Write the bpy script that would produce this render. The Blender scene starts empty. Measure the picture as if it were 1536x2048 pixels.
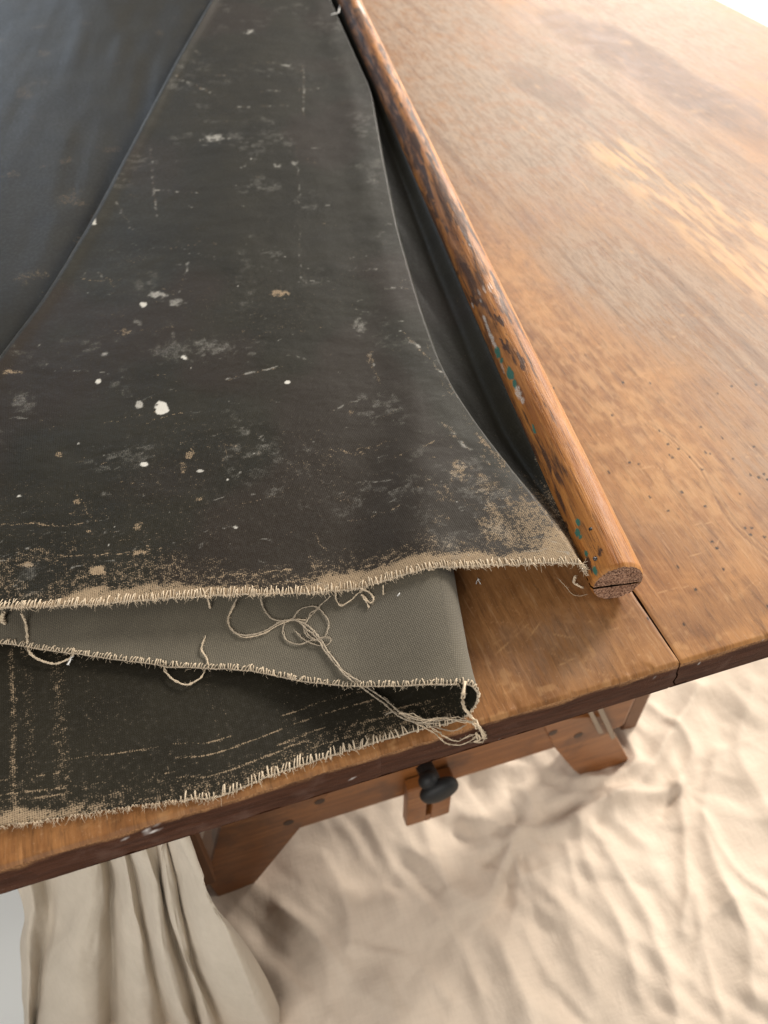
import bpy, math, random
import numpy as np
from mathutils import Vector, Matrix

random.seed(7)
RNG = np.random.default_rng(7)
SC = bpy.context.scene
COL = SC.collection

# ------------------------------------------------------------------ camera
T = 0.72                    # height of the table top
CAM = np.array([0.0, 0.0, T + 0.45])
F = 1650.0                  # focal length in photo pixels (photo 1536 x 2048)
PITCH = math.atan(1774.0 / F)
HEAD = math.radians(18.0)   # the camera looks 18 degrees right of the table's long grain
_r = np.array([math.cos(HEAD), -math.sin(HEAD), 0])
_g = np.array([math.sin(HEAD), math.cos(HEAD), 0])
_f = _g * math.cos(PITCH) - np.array([0, 0, math.sin(PITCH)])
_d = -_g * math.sin(PITCH) - np.array([0, 0, math.cos(PITCH)])

cam = bpy.data.cameras.new("camera")
cam.sensor_fit = 'VERTICAL'
cam.sensor_height = 36.0
cam.lens = 36.0 * F / 2048.0
cam.clip_start, cam.clip_end = 0.02, 60
cam.dof.use_dof = True
cam.dof.focus_distance = 0.56
cam.dof.aperture_fstop = 8.5
co = bpy.data.objects.new("camera", cam)
COL.objects.link(co)
M = Matrix(((_r[0], -_d[0], -_f[0], CAM[0]), (_r[1], -_d[1], -_f[1], CAM[1]),
            (_r[2], -_d[2], -_f[2], CAM[2]), (0, 0, 0, 1)))
co.matrix_world = M
SC.camera = co

# ------------------------------------------------------------------ light
SC.view_settings.view_transform = 'Standard'
SC.view_settings.look = 'None'
SC.view_settings.exposure = 0.0
SC.view_settings.gamma = 1.0
w = bpy.data.worlds.new("World")
SC.world = w
w.use_nodes = True
w.node_tree.nodes["Background"].inputs[0].default_value = (1.0, 0.97, 0.93, 1)
w.node_tree.nodes["Background"].inputs[1].default_value = 0.15


def area_light(name, loc, aim, sx, sy, power, col):
    l = bpy.data.lights.new(name, 'AREA')
    l.shape, l.size, l.size_y, l.energy, l.color = 'RECTANGLE', sx, sy, power, col
    o = bpy.data.objects.new(name, l)
    COL.objects.link(o)
    o.location = loc
    o.rotation_euler = (Vector(aim) - Vector(loc)).to_track_quat('-Z', 'Y').to_euler()
    return o


area_light("window_light_side", (3.7, 2.5, 2.5), (0.5, 0.45, 0.3), 0.9, 0.9, 255, (1.0, 0.945, 0.87))
area_light("fill_light_front", (2.9, -0.2, 1.75), (0.4, 0.4, 0.1), 1.2, 1.0, 36, (1.0, 0.95, 0.88))  # unseen fill lamp added to brighten the floor from the right front
area_light("window_light_back", (3.1, 4.7, 2.3), (0.4, 0.5, 0.7), 1.8, 1.3, 168, (1.0, 0.955, 0.89))
area_light("window_light_cool", (-0.7, 4.3, 1.75), (-0.1, 0.9, 0.7), 1.2, 1.2, 19, (0.70, 0.83, 1.0))
area_light("fill_light_behind", (-1.4, -1.6, 2.2), (0.0, 0.4, 0.2), 1.8, 1.6, 60, (1.0, 0.97, 0.93))  # added fill behind the camera, lifts the drape, floor and front faces


# ------------------------------------------------------------------ measuring helpers
def ray(u, v):
    return _f + _r * ((np.asarray(u, float)[..., None] - 768) / F) + _d * ((np.asarray(v, float)[..., None] - 1024) / F)


def at(u, v, z=0.0):
    """point of the horizontal plane z above the table top that a photo point shows"""
    d = ray(u, v)
    t = ((T + np.asarray(z, float)) - CAM[2]) / d[..., 2]
    return CAM + d * t[..., None]


def at_y(u, v, Y):
    d = ray(u, v)
    t = (Y - CAM[1]) / d[..., 1]
    return CAM + d * t[..., None]


def A(pts):
    p = np.array(pts, float)
    return at(p[:, 0], p[:, 1], p[:, 2] if p.shape[1] > 2 else 0.0)


# ------------------------------------------------------------------ noise
def _hash(i, j, s):
    n = (i.astype(np.int64) * 374761393 + j.astype(np.int64) * 668265263 + s * 1442695041) & 0x7fffffff
    n = ((n ^ (n >> 13)) * 1274126177) & 0x7fffffff
    n = n ^ (n >> 16)
    return (n & 0xffff) / 65535.0


def vn(x, y, s=0):
    xi, yi = np.floor(x), np.floor(y)
    fx, fy = x - xi, y - yi
    fx = fx * fx * fx * (fx * (fx * 6 - 15) + 10)
    fy = fy * fy * fy * (fy * (fy * 6 - 15) + 10)
    xi, yi = xi.astype(np.int64), yi.astype(np.int64)
    a, b = _hash(xi, yi, s), _hash(xi + 1, yi, s)
    c, d = _hash(xi, yi + 1, s), _hash(xi + 1, yi + 1, s)
    return (a + (b - a) * fx) * (1 - fy) + (c + (d - c) * fx) * fy


def fbm(x, y, s=0, o=4):
    r, a, t = 0, 1.0, 0
    for k in range(o):
        r = r + a * vn(x * 2 ** k + 17.3 * k, y * 2 ** k + 9.1 * k, s + k)
        t += a
        a *= 0.5
    return r / t


def ss(a, b, x):
    t = np.clip((x - a) / (b - a), 0, 1)
    return t * t * (3 - 2 * t)


def seg_dist(px, py, pts):
    """distance to a polyline"""
    best = np.full(px.shape, 9.0)
    for (x0, y0), (x1, y1) in zip(pts[:-1], pts[1:]):
        dx, dy = x1 - x0, y1 - y0
        t = np.clip(((px - x0) * dx + (py - y0) * dy) / (dx * dx + dy * dy + 1e-12), 0, 1)
        best = np.minimum(best, np.hypot(px - x0 - t * dx, py - y0 - t * dy))
    return best


def smooth_line(pts, n=8):
    p = np.array(pts, float)
    if len(p) < 3:
        return p
    q = np.vstack([2 * p[0] - p[1], p, 2 * p[-1] - p[-2]])
    out = []
    for i in range(1, len(q) - 2):
        a, b, c, d = q[i - 1], q[i], q[i + 1], q[i + 2]
        for k in range(n):
            t = k / n
            out.append(0.5 * (2 * b + (c - a) * t + (2 * a - 5 * b + 4 * c - d) * t * t + (3 * b - a - 3 * c + d) * t ** 3))
    out.append(q[-2])
    return np.array(out)


# ------------------------------------------------------------------ mesh helpers
def link(name, me, mats, parent=None):
    o = bpy.data.objects.new(name, me)
    COL.objects.link(o)
    for m in (mats if isinstance(mats, (list, tuple)) else [mats]):
        me.materials.append(m)
    if parent:
        o.parent = parent
    return o


def mesh(name, V, Fc, mats, parent=None, smooth=True, mi=None):
    me = bpy.data.meshes.new(name)
    V = np.asarray(V, np.float32)
    if isinstance(Fc, np.ndarray) and Fc.shape[1] == 4:
        me.vertices.add(len(V))
        me.vertices.foreach_set("co", V.ravel())
        n = len(Fc)
        me.loops.add(n * 4)
        me.loops.foreach_set("vertex_index", Fc.astype(np.int32).ravel())
        me.polygons.add(n)
        me.polygons.foreach_set("loop_start", np.arange(0, n * 4, 4, dtype=np.int32))
        me.polygons.foreach_set("loop_total", np.full(n, 4, np.int32))
        me.update(calc_edges=True)
    else:
        me.from_pydata(V.tolist(), [], [list(map(int, f)) for f in Fc])
    if mi is not None:
        me.polygons.foreach_set("material_index", np.asarray(mi, np.int32))
    me.polygons.foreach_set("use_smooth", np.full(len(me.polygons), bool(smooth)))
    me.update()
    return link(name, me, mats, parent)


def grid_faces(nr, nc, off=0, flip=False):
    i = np.arange(nr * nc).reshape(nr, nc) + off
    q = np.stack([i[:-1, :-1], i[:-1, 1:], i[1:, 1:], i[1:, :-1]], -1).reshape(-1, 4)
    return q[:, ::-1] if flip else q


def col_attr(o, name, arr):
    at_ = o.data.attributes.new(name, 'FLOAT_COLOR', 'POINT')
    a = np.zeros((len(o.data.vertices), 4), np.float32)
    a[:len(arr), :arr.shape[1]] = arr
    at_.data.foreach_set("color", a.ravel())


def vec_attr(o, name, arr):
    at_ = o.data.attributes.new(name, 'FLOAT_VECTOR', 'POINT')
    at_.data.foreach_set("vector", np.asarray(arr, np.float32).ravel())


class MB:
    """collects shapes into one mesh"""

    def __init__(s):
        s.V, s.F, s.n, s.t = [], [], 0, []

    def add(s, V, Fc):
        V = np.asarray(V, float)
        s.V.append(V)
        s.F += [[int(k) + s.n for k in f] for f in Fc]
        s.n += len(V)

    def box(s, lo, hi, bev=0.0):
        x0, y0, z0 = lo
        x1, y1, z1 = hi
        b = bev
        if b <= 0:
            V = [(x, y, z) for z in (z0, z1) for y in (y0, y1) for x in (x0, x1)]
            s.add(V, [(0, 2, 3, 1), (4, 5, 7, 6), (0, 1, 5, 4), (2, 6, 7, 3), (0, 4, 6, 2), (1, 3, 7, 5)])
            return
        prof = [(x0 + b, z0), (x1 - b, z0), (x1, z0 + b), (x1, z1 - b), (x1 - b, z1), (x0 + b, z1), (x0, z1 - b), (x0, z0 + b)]
        s.prism(prof, y0, y1, b)

    def prism(s, prof, y0, y1, b=0.0):
        """outline in X,Z extruded along Y with chamfered ends"""
        p = np.array(prof, float)
        c = p.mean(0)
        ins = c + (p - c) * (1 - b / max(np.abs(p - c).max(), 1e-6) * 1.6)
        rings = [(ins, y0), (p, y0 + b), (p, y1 - b), (ins, y1)] if b > 0 else [(p, y0), (p, y1)]
        n = len(p)
        V = [(q[0], y, q[1]) for r, y in rings for q in r]
        Fc = []
        for k in range(len(rings) - 1):
            for i in range(n):
                j = (i + 1) % n
                Fc.append((k * n + i, k * n + j, (k + 1) * n + j, (k + 1) * n + i))
        Fc.append(list(range(n))[::-1])
        Fc.append([(len(rings) - 1) * n + i for i in range(n)])
        s.add(V, Fc)

    def tube(s, pts, rad, sides=5):
        p = np.array(pts, float)
        n = len(p)
        rad = np.broadcast_to(np.asarray(rad, float), (n,))
        tan = np.gradient(p, axis=0)
        tan /= np.linalg.norm(tan, axis=1)[:, None] + 1e-12
        up = np.array([0, 0, 1.0])
        a = np.cross(tan, up)
        bad = np.linalg.norm(a, axis=1) < 0.15
        a[bad] = np.cross(tan[bad], np.array([1.0, 0, 0]))
        a /= np.linalg.norm(a, axis=1)[:, None]
        b = np.cross(a, tan)
        ang = np.linspace(0, 2 * math.pi, sides, endpoint=False)
        V = p[:, None, :] + rad[:, None, None] * (a[:, None, :] * np.cos(ang)[None, :, None] + b[:, None, :] * np.sin(ang)[None, :, None])
        Fc = []
        for k in range(n - 1):
            for i in range(sides):
                j = (i + 1) % sides
                Fc.append((k * sides + i, k * sides + j, (k + 1) * sides + j, (k + 1) * sides + i))
        Fc.append(list(range(sides))[::-1])
        Fc.append([(n - 1) * sides + i for i in range(sides)])
        s.add(V.reshape(-1, 3), Fc)

    def blob(s, c, rx, ry, rz, rot=None, nu=20, nv=12, p=1.0):
        V, Fc = [], []
        for j in range(nv + 1):
            ph = -math.pi / 2 + math.pi * j / nv
            for i in range(nu):
                th = 2 * math.pi * i / nu
                sg = lambda q: math.copysign(abs(q) ** p, q)
                V.append((rx * sg(math.cos(ph)) * sg(math.cos(th)), ry * sg(math.cos(ph)) * sg(math.sin(th)), rz * sg(math.sin(ph))))
        V = np.array(V)
        if rot is not None:
            V = V @ np.array(rot.to_3x3()).T
        for j in range(nv):
            for i in range(nu):
                k = (i + 1) % nu
                Fc.append((j * nu + i, j * nu + k, (j + 1) * nu + k, (j + 1) * nu + i))
        s.add(V + np.array(c), Fc)

    def build(s, name, mat, parent=None, smooth=False):
        o = mesh(name, np.vstack(s.V), s.F, mat, parent, smooth)
        return o


def empty(name, loc=(0, 0, 0)):
    o = bpy.data.objects.new(name, None)
    o.empty_display_size = 0.05
    o.location = loc
    COL.objects.link(o)
    return o


def tag(o, label=None, cat=None, group=None, kind=None):
    for k, v in (("label", label), ("category", cat), ("group", group), ("kind", kind)):
        if v:
            o[k] = v
    return o


# ------------------------------------------------------------------ node helpers
class NT:
    def __init__(s, name):
        s.m = bpy.data.materials.new(name)
        s.m.use_nodes = True
        s.t = s.m.node_tree
        s.b = s.t.nodes["Principled BSDF"]
        s.N, s.L = s.t.nodes, s.t.links

    def put(s, sock, v):
        if isinstance(v, bpy.types.NodeSocket):
            s.L.new(v, sock)
        elif isinstance(v, (tuple, list)):
            sock.default_value = (*v, 1.0) if (len(v) == 3 and len(sock.default_value) == 4) else v
        elif v is not None:
            sock.default_value = v

    def math(s, op, a, b=0.0, c=None, clamp=False):
        n = s.N.new("ShaderNodeMath")
        n.operation = op
        n.use_clamp = clamp
        s.put(n.inputs[0], a)
        s.put(n.inputs[1], b)
        if c is not None:
            s.put(n.inputs[2], c)
        return n.outputs[0]

    def mix(s, f, a, b, mode='MIX'):
        n = s.N.new("ShaderNodeMix")
        n.data_type = 'RGBA'
        n.blend_type = mode
        s.put(n.inputs[0], f)
        s.put(n.inputs[6], a)
        s.put(n.inputs[7], b)
        return n.outputs[2]

    def mixf(s, f, a, b):
        n = s.N.new("ShaderNodeMix")
        s.put(n.inputs[0], f)
        s.put(n.inputs[2], a)
        s.put(n.inputs[3], b)
        return n.outputs[0]

    def ramp(s, x, a, b, lo=0.0, hi=1.0):
        n = s.N.new("ShaderNodeMapRange")
        n.interpolation_type = 'SMOOTHSTEP'
        for k, v in enumerate((x, a, b, lo, hi)):
            s.put(n.inputs[k], v)
        return n.outputs[0]

    def coord(s, kind='Object'):
        return s.N.new("ShaderNodeTexCoord").outputs[kind]

    def attr(s, name):
        n = s.N.new("ShaderNodeAttribute")
        n.attribute_name = name
        return n

    def rgb(s, c):
        n = s.N.new("ShaderNodeSeparateColor")
        s.put(n.inputs[0], c)
        return n.outputs

    def map(s, v, scale=(1, 1, 1), rot=(0, 0, 0), loc=(0, 0, 0)):
        n = s.N.new("ShaderNodeMapping")
        s.put(n.inputs[0], v)
        n.inputs[1].default_value = loc
        n.inputs[2].default_value = rot
        n.inputs[3].default_value = scale
        return n.outputs[0]

    def noise(s, v, scale=1.0, detail=4, rough=0.55, dist=0.0):
        n = s.N.new("ShaderNodeTexNoise")
        s.put(n.inputs["Vector"], v)
        n.inputs["Scale"].default_value = scale
        n.inputs["Detail"].default_value = detail
        n.inputs["Roughness"].default_value = rough
        n.inputs["Distortion"].default_value = dist
        return n.outputs[0]

    def wave(s, v, scale, direction='X', dist=0.0, dscale=1.0):
        n = s.N.new("ShaderNodeTexWave")
        n.bands_direction = direction
        s.put(n.inputs["Vector"], v)
        n.inputs["Scale"].default_value = scale
        n.inputs["Distortion"].default_value = dist
        n.inputs["Detail Scale"].default_value = dscale
        return n.outputs[1]

    def bump(s, h, strength, dist, prev=None):
        n = s.N.new("ShaderNodeBump")
        n.inputs["Strength"].default_value = strength
        n.inputs["Distance"].default_value = dist
        s.put(n.inputs["Height"], h)
        if prev is not None:
            s.L.new(prev, n.inputs["Normal"])
        return n.outputs[0]

    def out(s, color=None, rough=None, normal=None, spec=None):
        s.put(s.b.inputs["Base Color"], color)
        s.put(s.b.inputs["Roughness"], rough)
        if normal is not None:
            s.L.new(normal, s.b.inputs["Normal"])
        if spec is not None:
            s.put(s.b.inputs["Specular IOR Level"], spec)
        return s.m


# ------------------------------------------------------------------ materials
def weave_of(n, v, pitch):
    k = 1.0 / pitch
    a = n.wave(v, k * 0.3183 * math.pi / 3.1416 * 1.0, 'X', 0.6, 3)
    b = n.wave(v, k * 0.3183 * math.pi / 3.1416 * 1.0, 'Y', 0.6, 3)
    return a, b


def mat_painted_canvas():
    n = NT("black_painted_canvas")
    st = n.attr("weft").outputs["Vector"]
    m = n.rgb(n.attr("marks").outputs["Color"])
    wear, white, brown = m[0], m[1], m[2]
    fine = n.noise(n.map(st, (1, 1, 1)), 1000, 2, 0.6)
    mid = n.noise(st, 260, 4, 0.62)
    big = n.noise(st, 14, 5, 0.6)
    warp = n.wave(st, 240, 'X', 1.2, 2)
    weft = n.wave(st, 240, 'Y', 1.2, 2)
    weave = n.math('MAXIMUM', warp, weft)
    nn = n.math('ADD', n.math('MULTIPLY', fine, 0.42), n.math('MULTIPLY', mid, 0.43))
    nn = n.math('ADD', nn, n.math('MULTIPLY', weave, 0.10))
    nn = n.math('ADD', n.math('MULTIPLY', n.math('SUBTRACT', nn, 0.48), 2.3), 0.5)
    # paint gives way where the wear is larger than the local grain
    bare = n.ramp(n.math('ADD', n.math('SUBTRACT', wear, 1.0), nn), -0.07, 0.15)
    paint = n.mix(n.ramp(big, 0.35, 0.65), (0.0170, 0.0150, 0.0098), (0.0240, 0.0212, 0.0138))
    paint = n.mix(brown, paint, (0.028, 0.0200, 0.0148))
    paint = n.mix(n.ramp(mid, 0.5, 0.72, 0, 0.5), paint, (0.036, 0.032, 0.0245))
    paint = n.mix(n.ramp(fine, 0.56, 0.74, 0, 0.4), paint, (0.070, 0.062, 0.049))
    linen = n.mix(weave, (0.17, 0.115, 0.07), (0.42, 0.31, 0.195))
    linen = n.mix(n.ramp(mid, 0.45, 0.62, 0, 0.45), linen, (0.17, 0.12, 0.078))
    c = n.mix(bare, paint, linen)
    # chalk and paint: broken into grains where thin, solid where thick
    wn = n.math('MULTIPLY', n.ramp(n.math('ADD', n.math('SUBTRACT', white, 1.0), nn), -0.42, 0.18), n.math('MINIMUM', n.math('MULTIPLY', white, 1.25), 1.0))
    wn = n.math('MINIMUM', n.math('ADD', wn, n.ramp(white, 0.8, 1.0)), 1.0)
    c = n.mix(wn, c, n.mix(white, (0.34, 0.32, 0.275), (0.66, 0.63, 0.56)))
    n.b.inputs["Specular Tint"].default_value = (1.0, 0.95, 0.86, 1)
    rough = n.mixf(bare, n.ramp(mid, 0.3, 0.7, 0.46, 0.62), 0.9)
    rough = n.math('MAXIMUM', rough, n.math('MULTIPLY', wn, 0.85))
    h = n.math('ADD', n.math('MULTIPLY', weave, 0.5), n.math('MULTIPLY', fine, 0.5))
    nb = n.bump(h, 0.22, 0.0006)
    nb = n.bump(mid, 0.10, 0.002, nb)
    nb = n.bump(bare, -0.25, 0.0006, nb)
    return n.out(c, rough, nb, 0.22)


def mat_canvas_back():
    n = NT("raw_canvas_back")
    st = n.attr("weft").outputs["Vector"]
    warp = n.wave(st, 250, 'X', 1.6, 3)
    weft = n.wave(st, 250, 'Y', 1.6, 3)
    weave = n.math('MULTIPLY', warp, weft)
    fine = n.noise(st, 1400, 2)
    big = n.noise(st, 12, 6, 0.65)
    c = n.mix(n.ramp(big, 0.35, 0.65), (0.165, 0.135, 0.084), (0.240, 0.202, 0.132))
    c = n.mix(n.ramp(weave, 0.1, 0.9, 0, 0.75), n.mix(0.6, c, (0.05, 0.045, 0.038)), c)
    c = n.mix(n.ramp(fine, 0.6, 0.75, 0, 0.25), c, (0.33, 0.29, 0.22))
    nb = n.bump(weave, 0.45, 0.0007)
    n.b.inputs["Sheen Weight"].default_value = 0.25
    return n.out(c, 0.85, nb, 0.3)


def mat_table():
    n = NT("worn_table_wood")
    ob = n.attr("weft").outputs["Vector"]
    m = n.attr("marks")
    r = n.rgb(m.outputs["Color"])
    bleach, dark, scratch = r[0], r[1], r[2]
    hole = m.outputs["Alpha"]
    g1 = n.noise(n.map(ob, (70, 4.0, 1)), 1, 8, 0.72, 0.8)
    g2 = n.noise(n.map(ob, (380, 34, 1)), 1, 4, 0.6, 0.3)
    g3 = n.noise(n.map(ob, (1300, 110, 1)), 1, 2, 0.6)
    blot = n.noise(ob, 20, 6, 0.65, 0.4)
    mott = n.noise(n.map(ob, (170, 34, 1)), 1, 7, 0.72, 0.4)
    grit = n.noise(ob, 620, 3, 0.6)
    c = n.mix(n.ramp(g1, 0.3, 0.7), (0.225, 0.088, 0.025), (0.42, 0.195, 0.066))
    c = n.mix(n.ramp(blot, 0.40, 0.64, 0, 0.6), c, (0.52, 0.250, 0.090))
    grey = n.mix(n.ramp(mott, 0.35, 0.65), (0.265, 0.178, 0.120), (0.44, 0.320, 0.228))
    c = n.mix(n.math('MULTIPLY', bleach, n.ramp(n.math('ADD', n.math('MULTIPLY', blot, 0.6), n.math('MULTIPLY', mott, 0.4)), 0.36, 0.56, 0.35, 1.0)), c, grey)
    c = n.mix(n.math('MULTIPLY', dark, n.ramp(mott, 0.3, 0.62, 0.55, 1.0)), c, (0.120, 0.052, 0.026))
    c = n.mix(n.ramp(mott, 0.52, 0.70, 0, 0.6), c, n.mix(0.5, c, (0.07, 0.033, 0.015)))
    c = n.mix(n.ramp(mott, 0.28, 0.44, 0.25, 0), c, (0.56, 0.32, 0.15))
    c = n.mix(n.ramp(g2, 0.54, 0.70, 0, 0.62), c, n.mix(0.5, c, (0.05, 0.025, 0.012)))
    c = n.mix(n.ramp(g2, 0.28, 0.44, 0.30, 0), c, (0.55, 0.33, 0.17))
    c = n.mix(n.ramp(g3, 0.57, 0.72, 0, 0.38), c, (0.10, 0.05, 0.025))
    c = n.mix(n.ramp(grit, 0.6, 0.8, 0, 0.30), c, (0.60, 0.40, 0.24))
    c = n.mix(n.ramp(grit, 0.2, 0.38, 0.25, 0), c, (0.10, 0.05, 0.025))
    c = n.mix(scratch, c, (0.72, 0.42, 0.19))
    c = n.mix(hole, c, (0.012, 0.008, 0.006))
    rough = n.ramp(n.math('ADD', blot, n.math('MULTIPLY', bleach, 0.25)), 0.3, 0.9, 0.49, 0.60)
    h = n.math('ADD', n.math('MULTIPLY', g2, 0.6), n.math('MULTIPLY', g3, 0.4))
    nb = n.bump(h, 0.22, 0.0008)
    nb = n.bump(n.math('ADD', scratch, n.math('MULTIPLY', hole, 2)), -0.2, 0.0006, nb)
    return n.out(c, rough, nb, 0.17)


def mat_table_edge():
    n = NT("dark_stained_table_edge")
    ob = n.attr("weft").outputs["Vector"]
    m = n.rgb(n.attr("marks").outputs["Color"])
    a = n.noise(n.map(ob, (30, 200, 260)), 1, 4, 0.6)
    b = n.noise(ob, 900, 3, 0.6)
    d = n.noise(ob, 40, 4, 0.6)
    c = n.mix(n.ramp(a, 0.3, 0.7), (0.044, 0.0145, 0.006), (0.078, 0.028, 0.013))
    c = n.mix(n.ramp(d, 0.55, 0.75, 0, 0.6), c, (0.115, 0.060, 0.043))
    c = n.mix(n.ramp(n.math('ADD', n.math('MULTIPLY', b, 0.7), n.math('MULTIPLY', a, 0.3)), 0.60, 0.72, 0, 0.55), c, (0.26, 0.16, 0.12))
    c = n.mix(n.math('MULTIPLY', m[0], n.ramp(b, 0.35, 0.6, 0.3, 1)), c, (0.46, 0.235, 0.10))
    c = n.mix(m[2], c, (0.75, 0.70, 0.66))
    nb = n.bump(n.math('ADD', b, a), 0.7, 0.0010)
    return n.out(c, 0.75, nb, 0.12)


def mat_rod():
    n = NT("worn_stained_rod_wood")
    ob = n.attr("weft").outputs["Vector"]      # x along the rod, y round it
    m = n.attr("marks")
    r = n.rgb(m.outputs["Color"])
    g1 = n.noise(n.map(ob, (10, 180, 1)), 1, 5, 0.6, 0.5)
    g2 = n.noise(n.map(ob, (26, 800, 1)), 1, 3, 0.6)
    bl = n.noise(n.map(ob, (13, 85, 1)), 1, 8, 0.68, 0.6)
    fl = n.noise(ob, 900, 3)
    c = n.mix(n.ramp(g1, 0.3, 0.7), (0.33, 0.115, 0.024), (0.54, 0.225, 0.056))
    c = n.mix(n.ramp(g2, 0.53, 0.68, 0, 0.75), c, (0.12, 0.045, 0.015))
    c = n.mix(n.ramp(fl, 0.62, 0.72, 0, 0.5), c, (0.09, 0.035, 0.015))
    c = n.mix(n.ramp(bl, 0.60, 0.72, 0, 0.45), c, (0.11, 0.05, 0.028))
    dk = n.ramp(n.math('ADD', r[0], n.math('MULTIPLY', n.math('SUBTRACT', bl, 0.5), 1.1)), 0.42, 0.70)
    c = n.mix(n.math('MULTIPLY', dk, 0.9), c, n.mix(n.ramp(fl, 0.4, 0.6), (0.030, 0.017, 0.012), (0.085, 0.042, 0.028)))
    c = n.mix(r[1], c, (0.055, 0.165, 0.125))
    c = n.mix(n.math('MULTIPLY', r[2], n.ramp(fl, 0.38, 0.58, 0.25, 1)), c, (0.72, 0.66, 0.60))
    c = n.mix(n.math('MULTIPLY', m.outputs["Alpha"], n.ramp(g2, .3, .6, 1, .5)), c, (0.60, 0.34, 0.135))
    rough = n.ramp(bl, 0.3, 0.7, 0.46, 0.66)
    nb = n.bump(g2, 0.5, 0.0009)
    nb = n.bump(bl, 0.25, 0.002, nb)
    nb = n.bump(n.math('ADD', r[1], r[2]), 0.5, 0.0005, nb)
    return n.out(c, rough, nb, 0.28)


def mat_endgrain():
    n = NT("rod_end_grain")
    ob = n.coord('Object')
    a = n.noise(ob, 900, 3, 0.65)
    b = n.noise(ob, 220, 4, 0.6)
    c = n.mix(n.ramp(a, 0.34, 0.62), (0.09, 0.042, 0.026), (0.56, 0.33, 0.215))
    c = n.mix(n.ramp(b, 0.5, 0.7, 0, 0.5), c, (0.13, 0.06, 0.035))
    nb = n.bump(a, 0.8, 0.002)
    return n.out(c, 0.85, nb, 0.2)


def mat_linen(name, c0, c1, sc=1.0):
    n = NT(name)
    ob = n.coord('Object')
    big = n.noise(ob, 5, 5, 0.6)
    fib = n.noise(n.map(ob, (300, 40, 40)), sc, 3)
    fib2 = n.noise(n.map(ob, (40, 300, 60)), sc, 3)
    c = n.mix(n.ramp(big, 0.3, 0.7), c0, c1)
    c = n.mix(n.ramp(n.math('ADD', fib, fib2), 0.85, 1.2, 0.0, 0.07), c, (0.30, 0.24, 0.17))
    wr = n.noise(n.map(ob, (1, 1, 1)), 38, 5, 0.55, 0.8)
    nb = n.bump(n.math('ADD', fib, fib2), 0.15, 0.0015)
    nb = n.bump(wr, 0.16, 0.008, nb)
    nb = n.bump(n.noise(ob, 110, 4, 0.6, 1.2), 0.12, 0.003, nb)
    n.b.inputs["Sheen Weight"].default_value = 0.12
    return n.out(c, 0.9, nb, 0.2)


def mat_trestle():
    n = NT("orange_pine_trestle")
    ob = n.coord('Object')
    a = n.noise(n.map(ob, (6, 60, 70)), 1, 5, 0.6, 0.8)
    b = n.noise(ob, 25, 4)
    c = n.mix(n.ramp(a, 0.3, 0.7), (0.175, 0.057, 0.012), (0.28, 0.105, 0.027))
    c = n.mix(n.ramp(b, 0.48, 0.75, 0, 0.7), c, (0.085, 0.032, 0.013))
    c = n.mix(n.ramp(n.noise(ob, 300, 4, 0.65), 0.58, 0.72, 0, 0.5), c, (0.07, 0.03, 0.014))
    c = n.mix(n.ramp(n.noise(n.map(ob, (14, 160, 160)), 1, 4, 0.6), 0.60, 0.70, 0, 0.4), c, (0.50, 0.24, 0.09))
    return n.out(c, 0.42, n.bump(a, 0.1, 0.001), 0.5)


def mat_plain(name, c, rough, spec=0.5, var=0.25, sc=30, metal=0.0):
    n = NT(name)
    a = n.noise(n.coord('Object'), sc, 4)
    cc = n.mix(n.ramp(a, 0.3, 0.7, 0, var), c, tuple(x * 0.55 for x in c))
    n.b.inputs["Metallic"].default_value = metal
    return n.out(cc, rough, n.bump(a, 0.08, 0.001), spec)


M_PAINT, M_BACK = mat_painted_canvas(), mat_canvas_back()
M_TABLE, M_EDGE = mat_table(), mat_table_edge()
M_ROD, M_END = mat_rod(), mat_endgrain()
M_LINEN = mat_linen("beige_linen", (0.64, 0.525, 0.415), (0.72, 0.605, 0.485))
M_DRAPE = mat_linen("taupe_linen", (0.52, 0.45, 0.36), (0.60, 0.52, 0.42))
M_PINE = mat_trestle()
M_POST = mat_plain("brown_stained_post", (0.15, 0.062, 0.024), 0.5)
M_BLACK = mat_plain("black_knob", (0.010, 0.010, 0.010), 0.6)
M_BOLT = mat_plain("dark_bolt_plug", (0.05, 0.022, 0.012), 0.55)
M_FLOOR = mat_plain("white_painted_floor", (0.86, 0.87, 0.84), 0.5, 0.4, 0.06, 3)
M_SHEET = mat_plain("white_cotton", (0.82, 0.80, 0.76), 0.9, 0.2, 0.05, 6)
M_THREAD = mat_plain("cream_thread", (0.74, 0.60, 0.43), 0.9, 0.15, 0.5, 300)
M_FLAX = mat_plain("grey_flax_thread", (0.50, 0.415, 0.31), 0.9, 0.15, 0.5, 300)
M_PALE = mat_plain("white_thread", (0.85, 0.83, 0.79), 0.9, 0.15, 0.1, 300)
M_NAIL = mat_plain("dull_nail", (0.10, 0.09, 0.09), 0.4, 0.5, 0.3, 400, 0.7)

# ------------------------------------------------------------------ floor
fl = mesh("floor", [(-3, -1.5, 0), (6, -1.5, 0), (6, 8, 0), (-3, 8, 0)], [(0, 1, 2, 3)], M_FLOOR, smooth=False)
tag(fl, kind="structure")

# ------------------------------------------------------------------ table
TF = 0.2147                 # front edge of the table (Y)
TB = 2.05
TH = 0.030
table = empty("table", (0.27, 1.1, 0))
tag(table, "worn wooden table with a dark stained front edge and orange trestle underneath", "table")
table_parts = []


def px(pts, z=0.0):
    p = np.array(pts, float)
    return at(p[:, 0], p[:, 1], z)[:, :2]


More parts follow.
